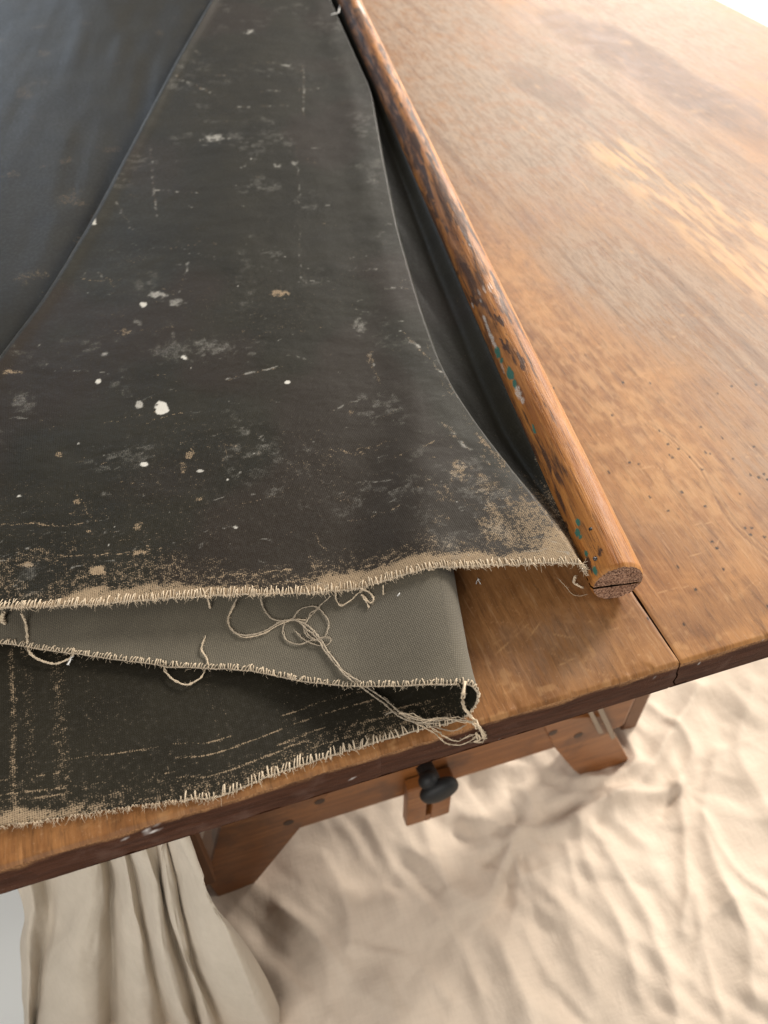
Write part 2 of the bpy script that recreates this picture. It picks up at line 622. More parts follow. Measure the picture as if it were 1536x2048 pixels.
# wear on the table top, measured on the top itself
PATCH_ORANGE = [((1190, 800), 0.115, 0.20, 0.9), ((1020, 560), 0.05, 0.16, 0.7), ((1090, 1010), .05, .08, .5)]
STREAK = [(px([(1230, 300), (1330, 390), (1450, 490), (1560, 580)]), 0.050), (px([(1380, 380), (1536, 470)]), .03)]
BLEACH = [((1040, 220), 0.30, 0.55, 1.0), ((1230, 560), 0.10, 0.22, 0.9), ((1430, 640), 0.09, 0.22, 0.8), ((1330, 330), 0.12, .25, .8),
          ((1450, 870), .10, .12, .7), ((1330, 1000), .07, .07, .55), ((1120, 1290), .05, .03, .35), ((850, 40), .2, .3, 1.0), ((1320, 60), .2, .3, .9)]
DARK = [((1290, 130), 0.050, 0.24, 0.7), ((1430, 210), 0.045, 0.18, 0.6), ((1160, 60), .04, .12, .5), ((1100, 180), .04, .10, .4), ((1535, 290), .03, .1, .5)]
ARC = [px(smooth_line(q)) for q in (
    [(1290, 845), (1340, 880), (1385, 925), (1412, 965), (1440, 1020), (1475, 1065), (1536, 1118)],
    [(1300, 842), (1350, 880), (1400, 930), (1425, 975), (1455, 1022), (1480, 1055), (1540, 1108)])]
SCR = [px(q) for q in (
    [(1230, 955), (1260, 945), (1310, 930)], [(1240, 918), (1290, 932), (1325, 938)], [(1480, 1235), (1500, 1200), (1520, 1165)],
    [(1050, 1285), (1085, 1240)], [(985, 1290), (1030, 1262), (1050, 1235)], [(1105, 1268), (1140, 1275), (1190, 1268), (1235, 1255)],
    [(990, 1310), (1060, 1245), (1090, 1220)], [(1140, 1240), (1180, 1243)], [(1120, 1330), (1160, 1312)], [(1290, 504), (1400, 493)],
    [(1320, 632), (1390, 630), (1536, 631)], [(1180, 660), (1250, 648)], [(1230, 500), (1300, 508), (1340, 500)],
    [(1060, 780), (1110, 800), (1150, 845)], [(1030, 610), (1130, 606)], [(1150, 700), (1230, 690)],
    [(1240, 1010), (1270, 985), (1330, 968)], [(1385, 1050), (1460, 1040)], [(1375, 1115), (1430, 1095), (1460, 1040)])]
HOLES = px([(1200 + x * .2442, 820 + y * .2442) for x, y in (
    (100, 45), (485, 170), (640, 315), (555, 278), (567, 365), (590, 385), (735, 388), (835, 485), (240, 428), (318, 445), (70, 510), (828, 143),
    (1000, 228), (1258, 298), (862, 348), (902, 360), (1090, 400), (1232, 533), (1300, 552), (1343, 525), (1372, 570), (1145, 687), (670, 673),
    (410, 713), (862, 788), (1190, 967), (1243, 967), (1232, 1020), (1348, 1040), (918, 1078), (958, 1132), (1010, 1302), (637, 1283),
    (785, 1470), (392, 1707), (688, 1758), (560, 825), (1372, 1605))] + [(1246, 765), (1300, 766), (1107, 776), (1464, 773), (1512, 770), (1434, 786), (1442, 612), (1340, 520)])


def table_marks(X, Y):
    bleach = np.zeros_like(X)
    dark = np.zeros_like(X)
    wob = fbm(X * 14, Y * 5, 5) - 0.5
    for (c, rx, ry, a) in BLEACH:
        p = px([c])[0]
        d = np.hypot((X - p[0]) / rx, (Y - p[1]) / ry) + wob * 0.9
        bleach = np.maximum(bleach, a * ss(1.25, 0.35, d))
    for (c, rx, ry, a) in PATCH_ORANGE:
        p = px([c])[0]
        d = np.hypot((X - p[0]) / rx, (Y - p[1]) / ry) + wob * 1.0
        bleach *= 1 - a * ss(1.2, 0.6, d)
    for (c, rx, ry, a) in DARK:
        p = px([c])[0]
        d = np.hypot((X - p[0]) / rx, (Y - p[1]) / ry) + wob * 1.1
        dark = np.maximum(dark, a * ss(1.15, 0.7, d))
    # long grain streaks darker here and there
    dark = np.maximum(dark, 0.40 * ss(0.60, 0.80, fbm(X * 60, Y * 2.0, 21)))
    fy = Y - TF
    # handling dirt: a brown band a little behind the front edge, orange rim before it
    band = ss(0.050, 0.028, fy + 0.018 * (fbm(X * 18, Y * 30, 31) - 0.5)) * ss(0.009, 0.020, fy + 0.012 * (fbm(X * 60, Y * 60, 32) - 0.5))
    dark = np.maximum(dark, band * (0.25 + 0.45 * fbm(X * 9, Y * 2, 33)))
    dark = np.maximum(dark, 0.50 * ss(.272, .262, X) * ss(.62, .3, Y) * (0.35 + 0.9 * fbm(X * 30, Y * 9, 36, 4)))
    rect = ss(.0, .01, X - .285) * ss(.0, -.006, X - .335) * ss(0.052, 0.046, fy) * ss(0.018, 0.026, fy)
    dark = np.maximum(dark, 0.55 * rect * fbm(X * 40, Y * 40, 34))
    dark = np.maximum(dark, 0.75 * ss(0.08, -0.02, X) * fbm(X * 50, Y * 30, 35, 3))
    scr = np.zeros_like(X)
    for p, wd in STREAK:
        d = seg_dist(X, Y, p)
        scr = np.maximum(scr, 0.72 * ss(1.1, 0.2, d / wd) * ss(0.36, 0.68, fbm(X * 190, Y * 24, 41, 4)))
    for p in ARC:
        scr = np.maximum(scr, 0.42 * ss(0.0012, 0.0002, seg_dist(X, Y, p)) * ss(.2, .6, fbm(X * 60, Y * 60, 47, 3)))
        dark = np.maximum(dark, 0.5 * ss(0.0011, 0.0003, seg_dist(X, Y, p + np.array([0.0018, 0.0]))))
    for p in SCR:
        kk = max(1.0, p[:, 1].mean() / .42) ** 1.6
        scr = np.maximum(scr, 0.36 * ss(0.0008 * kk, 0.0001, seg_dist(X, Y, p)) * ss(.25, .7, fbm(X * 120, Y * 120, 42, 2)))
    rng = np.random.default_rng(3)
    for k in range(230):
        cx, cy = rng.uniform(0.08, 0.85), TF + abs(rng.normal(0, 0.42))
        an = rng.uniform(-0.7, 0.5) if rng.random() < 0.6 else rng.uniform(1.2, 1.9)
        ln = rng.uniform(0.006, 0.038)
        dx, dy = math.cos(an) * ln, math.sin(an) * ln
        k2 = rng.uniform(-.25, .25) * ln
        box = (np.abs(X - cx) < ln + .01) & (np.abs(Y - cy) < ln + .01)
        if not box.any():
            continue
        q = [(cx - dx, cy - dy), (cx + k2, cy + k2), (cx + dx, cy + dy)]
        wd = rng.uniform(0.0004, 0.0007) * max(1, cy / .36) ** 1.5
        scr[box] = np.maximum(scr[box], rng.uniform(.10, .34) * ss(wd, wd * .2, seg_dist(X[box], Y[box], q)) * ss(.2, .6, fbm(X[box] * 150, Y[box] * 150, 43, 2)))
    # flaked light spots near the front edge
    flk = ss(0.68, 0.78, fbm(X * 120, Y * 120, 45, 3)) * ss(0.10, 0.0, fy)
    scr = np.maximum(scr, 0.22 * flk)
    for (c, rx, ry, a) in PATCH_ORANGE:
        p = px([c])[0]
        d = np.hypot((X - p[0]) / rx, (Y - p[1]) / ry) + wob * 1.0
        scr = np.maximum(scr, .34 * a * ss(1.15, .4, d) * ss(.36, .74, fbm(X * 210, Y * 90, 46, 4)))
    hole = np.zeros_like(X)
    for hx, hy in HOLES:
        b = (np.abs(X - hx) < .006) & (np.abs(Y - hy) < .006)
        if b.any():
            d = np.hypot(X[b] - hx, (Y[b] - hy) * 0.8)
            hole[b] = np.maximum(hole[b], ss(0.00135, 0.0007, d))
    return np.stack([bleach, dark, scr, hole], -1)


JOINTS = [-0.533, -0.333, -0.133, 0.068, 0.2683, 0.468, 0.668, 0.868, 1.068]
ys = [TF]
while ys[-1] < TB:
    ys.append(ys[-1] + 0.00115 * max(1.0, (ys[-1] / 0.30) ** 1.9) if ys[-1] > TF + .003 else ys[-1] + 0.0008)
YS = np.array(ys)
YS[-1] = TB
for k in range(8):
    x0, x1 = JOINTS[k], JOINTS[k + 1]
    dx = 0.00125 if 2 < k < 6 else 0.003
    gl = 0.0006 if k == 4 else 0.00003
    gr = 0.0006 if k == 3 else 0.00003
    xs = np.linspace(x0 + gl, x1 - gr, int((x1 - x0) / dx))
    X, Y = np.meshgrid(xs, YS)
    fr = (X - x0) / (x1 - x0)
    jl = (vn(Y * 60, Y * 0, 50 + k) - .5) * (0.0010 if k == 4 else 0.0001)
    jr = (vn(Y * 60, Y * 0, 51 + k) - .5) * (0.0010 if k == 3 else 0.0001)
    X = X + np.where(fr < .03, jl, 0) + np.where(fr > .97, -jr if k == 3 else 0, 0)
    fy = Y - TF
    Z = -0.0016 * ss(0.0026, 0.0, fy) ** 1.5 + 0.0004 * (fbm(X * 30, Y * 4, 60) - 0.5)
    Z -= 0.0009 * ss(0.63, 0.75, fbm(X * 90, Y * 60, 61, 3)) * ss(0.012, 0.0, fy)
    Z -= 0.0004 * (ss(0.0012, 0, X - xs[0]) + ss(0.0015, 0, xs[-1] - X)) * (np.where(np.abs(X - JOINTS[4]) < .01, 1.0, 0.06))
    marks = table_marks(X, Y).reshape(-1, 4)
    Vt = np.stack([X, Y, T + Z], -1).reshape(-1, 3)
    Ft = grid_faces(len(YS), len(xs))
    # the dark front face, a little uneven, chipped along its lower arris
    nz = 15
    zz = np.linspace(0, 1, nz)
    XF, ZF = np.meshgrid(xs, zz)
    zt = (T + Z[0])[None, :]
    chip = 0.0016 * ss(0.60, 0.78, fbm(XF * 70, XF * 0, 62, 3)) + 0.0010 * fbm(XF * 140, XF * 0, 63, 3)
    zb = T - TH + chip
    ZZ = zt * (1 - ZF) + zb * ZF
    YY = TF + 0.0009 * (fbm(XF * 50, ZF * 3, 64) - 0.5) - 0.0006 * np.sin(ZF * math.pi)
    crk = (vn(ZF * 4.0, ZF * 0 + 3, 70) - .5) * 0.010 * ZF
    XX = XF + (crk * ss(.06, 0, fr[:1] * np.ones_like(XF)) if k in (2, 4) else 0) + (crk * ss(.94, 1, fr[:1] * np.ones_like(XF)) if k in (1, 3) else 0)
    YY[0] = TF
    Vf = np.stack([XX, YY, ZZ], -1).reshape(-1, 3)
    Ff = grid_faces(nz, len(xs), len(Vt), flip=True)
    rim = ss(0.13, 0.02, ZF + 0.22 * (fbm(XF * 60, ZF * 6, 65) - .5)) * 0.85
    spk = ss(.90, .93, fbm(XF * 260, ZF * 9, 66, 2)) * .6
    chipx = at(np.array([300.]), np.array([1653.]))[0, 0]
    spk = np.maximum(spk, ss(.006, .002, np.hypot(XF - chipx, (ZF - .2) * .03 * .9)) * ss(.45, .55, fbm(XF * 900, ZF * 30, 67, 2)))
    mf = np.stack([rim, rim * 0, spk, rim * 0], -1).reshape(-1, 4)
    V = np.vstack([Vt, Vf])
    base = len(V)
    y1, zb0 = TB, T - TH
    ex = np.array([(xs[0], TF, zb0), (xs[-1], TF, zb0), (xs[-1], y1, zb0), (xs[0], y1, zb0),
                   (xs[0], TF, T - .001), (xs[-1], TF, T - .001), (xs[-1], y1, T), (xs[0], y1, T)])
    Fx = np.array([(0, 3, 2, 1), (1, 2, 6, 5), (2, 3, 7, 6), (3, 0, 4, 7)]) + base
    V = np.vstack([V, ex])
    mi = np.concatenate([np.zeros(len(Ft)), np.ones(len(Ff)), np.ones(4)])
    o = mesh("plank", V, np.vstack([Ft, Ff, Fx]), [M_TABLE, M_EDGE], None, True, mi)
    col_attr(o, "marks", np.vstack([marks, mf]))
    off = np.array([k * 3.7, k * 1.3, 0])
    vec_attr(o, "weft", V + off)
    table_parts.append(o)

# trestle under the table
YR = 0.425


def XZ(pts, Y=YR):
    p = np.array(pts, float)
    q = at_y(p[:, 0], p[:, 1], Y)
    return [(a[0], max(a[2], 0.004)) for a in q]


(xl, zl), (xr_, zr_) = XZ([(600, 1644), (1140, 1497)])
zrail = (zl + zr_) / 2
b = MB()
b.box((xl - 0.09, YR, zrail), (xr_ + 0.08, YR + 0.028, zrail + 0.125), 0.003)
table_parts.append(b.build("trestle_rail", M_PINE))
b = MB()
b.prism(XZ([(452, 1600), (440, 1650), (412, 1762), (437, 1798), (503, 1776), (615, 1640), (660, 1586)], YR - 0.004)[::-1], YR - 0.004, YR + 0.042, 0.003)
table_parts.append(b.build("foot", M_PINE))
b = MB()
b.prism(XZ([(1080, 1440), (1109, 1497), (1151, 1545), (1167, 1555), (1240, 1548), (1258, 1520), (1236, 1478), (1205, 1430)], YR - 0.004)[::-1], YR - 0.004, YR + 0.042, 0.003)
table_parts.append(b.build("foot", M_PINE))
b = MB()
(xa, za), (xb, zb_) = XZ([(397, 1762), (432, 1758)], YR - 0.02)
b.box((xa, YR - 0.03, za), (xb, YR - 0.006, T - TH - 0.002), 0.003)
table_parts.append(b.build("post", M_POST))
b = MB()
(xa, za), (xb, zb_) = XZ([(1233, 1474), (1258, 1470)], YR + 0.05)
b.box((xa, YR + 0.045, za), (xb, YR + 0.075, T - TH - 0.002), 0.003)
table_parts.append(b.build("post", M_POST))
b = MB()
b.box((xa - 0.006, YR + 0.044, za - 0.030), (xb + 0.022, YR + 0.10, za - 0.002), 0.003)
table_parts.append(b.build("post_base", M_PINE))
b = MB()
for q in ([(1174, 1420), (1184, 1420), (1207, 1466), (1198, 1468)], [(1193, 1415), (1205, 1415), (1232, 1474), (1224, 1480)]):
    b.prism(XZ(q, YR - 0.012)[::-1], YR - 0.012, YR - 0.006, 0.0)
table_parts.append(b.build("brace", mat_plain("pale_brace", (0.27, 0.20, 0.14), .5)))
# slotted block with its knob
(bx0, bz0), (bx1, bz1) = XZ([(812, 1650), (897, 1627)], YR - 0.016)
bz = (bz0 + bz1) / 2
bt = zrail + 0.05
sx = bx0 + (bx1 - bx0) * 0.50
b = MB()
yb0, yb1 = YR - 0.018, YR - 0.001
b.box((bx0, yb0, bz), (sx - 0.0035, yb1, bt), 0.002)
b.box((sx + 0.0035, yb0, bz), (bx1, yb1, bt), 0.002)
b.box((sx - 0.0035, yb0 + 0.0008, bz), (sx + 0.0035, yb1, bz + 0.018))
b.box((sx - 0.0035, yb1 - 0.004, bz + 0.018), (sx + 0.0035, yb1, bt))
blk = b.build("clamp_block", M_PINE)
table_parts.append(blk)
kc = at_y(np.array([878.]), np.array([1580.]), yb0 - 0.022)[0]
b = MB()
b.blob((kc[0] - 0.010, yb0 - 0.012, kc[2] + 0.012), 0.0125, 0.011, 0.0125, nu=24, nv=14)
b.tube([(kc[0] - 0.008, yb0 + 0.01, kc[2] + 0.008), (kc[0] - .004, yb0 - 0.02, kc[2] + 0.004)], 0.011, 14)
b.blob((kc[0], yb0 - 0.022, kc[2]), 0.0245, 0.011, 0.0170, Matrix.Rotation(math.radians(-22), 4, 'Y'), 28, 16, 0.85)
knob = b.build("knob", M_BLACK, None, True)
for (u, v) in ((640, 1606), (578, 1648), (1107, 1468), (1158, 1473)):
    p = at_y(np.array([float(u)]), np.array([float(v)]), YR - 0.006)[0]
    b = MB()
    b.tube([(p[0], YR - 0.0045, p[2]), (p[0], YR + 0.004, p[2])], 0.0065, 16)
    table_parts.append(b.build("bolt_plug", M_BOLT))
for o in table_parts:
    o.parent = table
    o.location = -table.location
knob.parent = blk

# ------------------------------------------------------------------ drop cloth on the floor
def fl_pts(pts):
    p = np.array(pts, float)
    return at(p[:, 0], p[:, 1], -T + 0.01)[:, :2]


gx = np.arange(-0.29, 1.45, 0.0036)
gy = np.arange(-0.02, 1.25, 0.0036)
X, Y = np.meshgrid(gx, gy)
RIDGES = [  # photo points of each fold, half width, height
    ([(1390, 1390), (1330, 1490), (1270, 1580), (1170, 1632), (1030, 1682)], 0.014, 0.020),
    ([(1353, 1580), (1364, 1700), (1364, 1790), (1356, 1870)], 0.011, 0.014),
    ([(1345, 1588), (1270, 1600), (1215, 1600)], 0.010, 0.012),
    ([(780, 1640), (850, 1740), (960, 1850), (1015, 1930), (1060, 2060)], 0.022, 0.018),
    ([(1180, 1665), (1225, 1745), (1290, 1850), (1330, 1960), (1345, 2060)], 0.016, 0.015),
    ([(1021, 1690), (1000, 1745), (976, 1810)], 0.008, 0.008),
    ([(835, 1600), (855, 1690), (895, 1785)], 0.012, 0.009),
    ([(930, 1640), (985, 1660), (1030, 1682)], 0.012, 0.012),
    ([(1045, 1600), (1060, 1640), (1035, 1682)], 0.010, 0.010),
    ([(600, 1780), (720, 1880), (800, 2060)], 0.030, 0.016),
    ([(1430, 1500), (1400, 1640), (1430, 1760), (1500, 1900)], 0.014, 0.010),
    ([(1500, 1380), (1470, 1500), (1536, 1640)], 0.020, 0.012),
    ([(690, 1660), (760, 1760), (800, 1840)], 0.014, 0.008),
    ([(1100, 1760), (1130, 1880), (1190, 1990)], 0.014, 0.007),
    ([(1280, 1540), (1215, 1560), (1150, 1600), (1100, 1590)], 0.014, 0.014),
    ([(1440, 1780), (1480, 1880), (1500, 2000)], 0.010, 0.008),
    ([(560, 1960), (640, 2010), (700, 2080)], .018, .012),
    ([(1070, 1625), (1130, 1612), (1200, 1580)], .014, -.012), ([(1080, 1665), (1130, 1648)], .010, -.009), ([(985, 1668), (1020, 1664)], .008, -.010),
    ([(1320, 1640), (1345, 1600)], .008, -.010), ([(1120, 1560), (1000, 1540), (900, 1560)], .014, .010), ([(1245, 1480), (1262, 1530), (1225, 1570), (1150, 1575)], .010, .016),
    ([(1300, 1420), (1380, 1500), (1350, 1580)], .010, .010), ([(1460, 1800), (1400, 1860), (1380, 1960)], .008, .006), ([(900, 1790), (980, 1830), (1090, 1800)], .007, .004),
    ([(700, 1900), (820, 1930), (900, 2010)], .009, .006), ([(1050, 1870), (1090, 1950), (1180, 2040)], .008, .005), ([(1130, 1700), (1150, 1800)], .007, .006),
    ([(640, 1720), (690, 1800), (700, 1900)], .010, .007),
    ([(740, 1650), (800, 1760), (905, 1880), (960, 1990)], .012, .011), ([(1010, 1700), (1060, 1800), (1100, 1850)], .009, .007),
    ([(1150, 1650), (1180, 1760), (1240, 1870), (1270, 1990)], .012, .010), ([(1400, 1640), (1460, 1740), (1536, 1800)], .009, .008),
    ([(1380, 1800), (1400, 1900), (1440, 2040)], .010, .008), ([(860, 1720), (1000, 1760), (1100, 1740)], .006, .004), ([(560, 1830), (640, 1900), (660, 2040)], .014, .010),
]
Z = np.full(X.shape, 0.006)
wx = X + 0.012 * (fbm(X * 16, Y * 16, 80) - .5)
wy = Y + 0.012 * (fbm(X * 16, Y * 16, 81) - .5)
Z += 0.016 * fbm(X * 4.5 + Y * 2, Y * 4.5, 91, 3)
for pts, hw, h in [(p_, w_ * 1.3, h_ * .8) for p_, w_, h_ in RIDGES]:
    p = fl_pts(smooth_line(pts, 5))
    d = seg_dist(wx, wy, p)
    Z += h * 0.85 * np.exp(-(d / hw / 0.8) ** 1.45) * (0.75 + 0.5 * fbm(X * 12, Y * 12, 82))
def tri(t):
    q_ = np.abs((t % 1.0) * 2 - 1)
    return 1 - np.sqrt(q_ * q_ + .004)


# folds that fan out from where the cloth is pinched
for (fu, fv), nf_, a_, R_, ph_ in (((1030, 1690), 9, .0085, .10, .2), ((1362, 1588), 8, .0085, .13, .6), ((1205, 1600), 7, .008, .09, .1), ((820, 1600), 8, .007, .20, .4)):
    p_ = fl_pts([(fu, fv)])[0]
    r_ = np.hypot(wx - p_[0], wy - p_[1])
    th_ = np.arctan2(wy - p_[1], wx - p_[0])
    t_ = nf_ * th_ / (2 * math.pi) + ph_ + 1.3 * (fbm(X * 9 + 7, Y * 9, 96, 3) - .5) * ss(0, .05, r_) + .25 * r_ / R_ * 0
    Z += 0.72 * a_ * tri(t_) * (r_ / R_) * np.exp(1 - r_ / R_) * (.4 + 1.1 * fbm(X * 6, Y * 6, 97, 2))
# long diagonal folds
dg = wx * .86 + wy * .50
al = -wx * .5 + wy * .86
t_ = dg / .085 + 1.3 * fbm(dg * 3, al * 2.2, 98, 2)
Z += .0105 * tri(t_) * ss(.35, .6, fbm(X * 5, Y * 4, 99, 2))
t_ = dg / .034 + 2.0 * fbm(dg * 4, al * 3, 100, 2)
Z += .0032 * tri(t_) * ss(.42, .62, fbm(X * 8 + 3, Y * 6, 101, 2))
t_ = al / .06 + 2.0 * fbm(dg * 4, al * 4, 102, 2)
Z += .0026 * tri(t_) * ss(.48, .66, fbm(X * 7 + 9, Y * 7, 103, 2))
rng = np.random.default_rng(31)
for k in range(120):        # sharp little creases, mostly running away to the lower right
    cx, cy = rng.uniform(-.1, 1.2), rng.uniform(.05, 1.0)
    an = rng.normal(-1.05, .42) if rng.random() < .7 else rng.uniform(0, math.pi)
    ln = rng.uniform(.03, .16)
    dx, dy = math.cos(an) * ln, math.sin(an) * ln
    kx, ky = rng.normal(0, .16, 2) * ln
    b_ = (np.abs(X - cx) < ln + .05) & (np.abs(Y - cy) < ln + .05)
    if not b_.any():
        continue
    pts = np.array([(cx - dx, cy - dy), (cx + kx, cy + ky), (cx + dx, cy + dy)])
    d = seg_dist(wx[b_], wy[b_], pts)
    ln_ = np.hypot(X[b_] - cx, Y[b_] - cy) / ln
    wd_, a_ = rng.uniform(.003, .008), rng.uniform(.0006, .0020) * (1 if rng.random() < .7 else -.6)
    # one flank steep, the other long
    sd = np.sign((X[b_] - cx) * dy - (Y[b_] - cy) * dx)
    Z[b_] += a_ * np.exp(-d / (wd_ * np.where(sd > 0, .8, 1.1))) * ss(1.1, .2, ln_)
Z = np.maximum(Z, .002)
o = mesh("drop_cloth", np.stack([X, Y, Z], -1).reshape(-1, 3), grid_faces(len(gy), len(gx)), M_LINEN)
tag(o, "creased beige linen drop cloth spread over the floor around the table feet", "drop cloth")

# ------------------------------------------------------------------ gathered drape under the table's left end
# each fold: photo points on the drape where it leaves the table edge, half way and at the bottom; + is a valley, - a ridge
FOLDS = [((40, 1788), (41, 1910), (44, 2048), 0.008), ((64, 1780), (58, 1910), (56, 2048), -0.010), ((98, 1772), (80, 1930), (70, 2048), 0.018),
         ((120, 1768), (96, 1930), (88, 2048), -0.008), ((165, 1752), (150, 1890), (140, 2048), -0.026), ((196, 1742), (196, 1860), (190, 2048), -0.016),
         ((216, 1735), (221, 1850), (222, 2048), 0.024),
         ((234, 1730), (248, 1870), (258, 2048), -0.008), ((246, 1726), (278, 1880), (300, 2048), -0.014), ((258, 1722), (296, 1900), (336, 2048), 0.016),
         ((276, 1716), (316, 1890), (358, 2048), -0.010), ((298, 1709), (333, 1880), (380, 2048), -0.014), ((312, 1706), (347, 1880), (397, 2048), 0.014),
         ((321, 1702), (357, 1880), (410, 2048), -0.006), ((329, 1700), (366, 1885), (428, 2048), -0.002), ((338, 1698), (377, 1890), (445, 2048), 0.014),
         ((352, 1695), (398, 1880), (468, 2048), -0.008), ((374, 1690), (436, 1860), (512, 2048), -0.014), ((392, 1745), (468, 1880), (545, 2048), -0.004), ((400, 1765), (490, 1890), (575, 2048), 0.034)]
ns, nh = 420, 90
nf = len(FOLDS)
q = np.array([[f[0], f[1], f[2]] for f in FOLDS], float)
dep = np.array([f[3] for f in FOLDS])
base = np.interp(q[:, 2, 0], [40, 560], [0.336, 0.242])
KP = np.zeros((nf, 5, 3))
for i in range(nf):
    for k in range(3):
        KP[i, k + 1] = at_y(q[i, k, :1], q[i, k, 1:], base[i] + dep[i] * (0.50, 0.68, 0.8)[k])[0]
    d_ = KP[i, 1] - KP[i, 2]
    KP[i, 0] = KP[i, 1] + d_ / abs(d_[2]) * max(T - TH - 0.015 - KP[i, 1, 2], .02) * np.array([.4, .4, 1])
    KP[i, 4] = KP[i, 3] + (KP[i, 3] - KP[i, 2]) / max(abs(KP[i, 3, 2] - KP[i, 2, 2]), .02) * max(KP[i, 3, 2] - .006, .004)
h = np.linspace(0, 4, nh)
sq = np.linspace(0, nf - 1, ns)


def cubic(P, t):
    i = np.clip(np.floor(t).astype(int), 0, len(P) - 2)
    f = (t - i)[:, None, None]
    g = lambda k: P[np.clip(i + k, 0, len(P) - 1)]
    a, b_, c_, d_ = g(-1), g(0), g(1), g(2)
    return 0.5 * (2 * b_ + (c_ - a) * f + (2 * a - 5 * b_ + 4 * c_ - d_) * f * f + (3 * b_ - a - 3 * c_ + d_) * f ** 3)


G = cubic(KP, sq)                                   # across the folds
G = cubic(np.transpose(G, (1, 0, 2)), h)            # and down them
S, H = np.meshgrid(sq / (nf - 1), h / 4)
G[..., 1] += 0.012 * (fbm(S * 11, H * 4, 122, 4) - .5)
G[..., 0] += 0.008 * (fbm(S * 9 + 5, H * 5, 124, 3) - .5)
PX, PY, PZ = G[..., 0], G[..., 1], np.maximum(G[..., 2], .004)
o = mesh("gathered_drape", np.stack([PX, PY, PZ], -1).reshape(-1, 3), grid_faces(nh, ns, flip=True), M_DRAPE)
sm = o.modifiers.new("thickness", 'SOLIDIFY')
sm.thickness = 0.0012
tag(o, "gathered taupe linen drape hanging in soft pleats below the table's left end", "curtain")

# ------------------------------------------------------------------ white sheet seen past the far right corner of the table
gx = np.linspace(0, 1, 70)
U, W = np.meshgrid(gx, gx)
SX, SY = 1.10 + 1.2 * U, 1.0 + 2.2 * W
SZ = 0.42 + 0.03 * (fbm(SX * 3, SY * 3, 130) - .5)
cl = at(np.array([1462., 1478., 1490., 1505., 1536.]), np.array([-8., 8., 18., 21., 18.]), -.28)[:, :2]
SZ -= 0.012 * np.exp(-(seg_dist(SX, SY, cl) / 0.012) ** 2)
edge = np.minimum(np.minimum(U, 1 - U), np.minimum(W, 1 - W))
SZ = SZ - 0.40 * ss(0.03, 0.0, edge)
o = mesh("white_sheet", np.stack([SX, SY, SZ], -1).reshape(-1, 3), grid_faces(70, 70), M_SHEET)
tag(o, "bright white sheet draped over a low seat beyond the table's far right corner", "sheet")

# ------------------------------------------------------------------ the canvas on its rod
canvas = empty("rolled_canvas", (0.0, 0.3, T))
tag(canvas, "black painted canvas with frayed stitched edges folded in layers beside its round wooden rod", "canvas")

RZ = 0.0182                                        # rod axis above the table
RR = 0.0180
RE = at(np.array([1236.]), np.array([1166.]), RZ)[0]          # front end of the axis
RFAR = at(np.array([697.]), np.array([0.]), RZ)[0]
RD = RFAR[:2] - RE[:2]
RD = RD / np.linalg.norm(RD)


def rod_x(Y):
    return RE[0] + (Y - RE[1]) * RD[0] / RD[1]


_rg = A([(1100, 1055, .022), (1088, 1030, .026), (1045, 975, .028), (1000, 915, .027), (940, 835, .025), (882, 740, .0235), (835, 610, .0225),
         (790, 450, .0225), (762, 310, .0225), (740, 180, .0225)])
_rgY = np.concatenate([_rg[:, 1], [1.6, 2.3]])
_rgX = np.concatenate([_rg[:, 0], [rod_x(1.6) - .035, rod_x(2.3) - .04]])


def smooth_interp(Y, ys_, xs_):
    r = 0
    for k in (-.03, -.015, 0, .015, .03):
        r = r + np.interp(Y + k, ys_, xs_)
    return r / 5


def ridge_x(Y):
    return smooth_interp(Y, _rgY, _rgX)


_cr = A([(0, 720, .015), (90, 600, .015), (180, 450, .015), (270, 280, .015), (350, 130, .015), (425, 0, .015)])
_k0 = (_cr[1] - _cr[0]) / (_cr[1, 1] - _cr[0, 1])
_k1 = (_cr[-1] - _cr[-2]) / (_cr[-1, 1] - _cr[-2, 1])
_crY = np.concatenate([[-.1], _cr[:, 1], [2.6]])
_crX = np.concatenate([[_cr[0, 0] + _k0[0] * (-.1 - _cr[0, 1])], _cr[:, 0], [_cr[-1, 0] + _k1[0] * (2.6 - _cr[-1, 1])]])


def crease_x(Y):
    return smooth_interp(Y, _crY, _crX)


_fd = A([(949, 1396, .014), (930, 1285, .014), (905, 1155, .014)])


def fold_x(Y):
    ya = np.array([_fd[0, 1], _fd[1, 1], _fd[2, 1], 0.42, 0.52, 0.8, 1.2, 2.3])
    xa = np.array([_fd[0, 0], _fd[1, 0], _fd[2, 0], _fd[2, 0] + .031, ridge_x(np.array([.52]))[0] - .012, ridge_x(np.array([.8]))[0] - .008,
                   ridge_x(np.array([1.2]))[0] - .006, ridge_x(np.array([2.3]))[0] - .006])
    return smooth_interp(Y, ya, xa)


def front(pts):
    p = A(pts)
    q = smooth_line(p, 6)
    i = np.argsort(q[:, 0])
    return q[i]


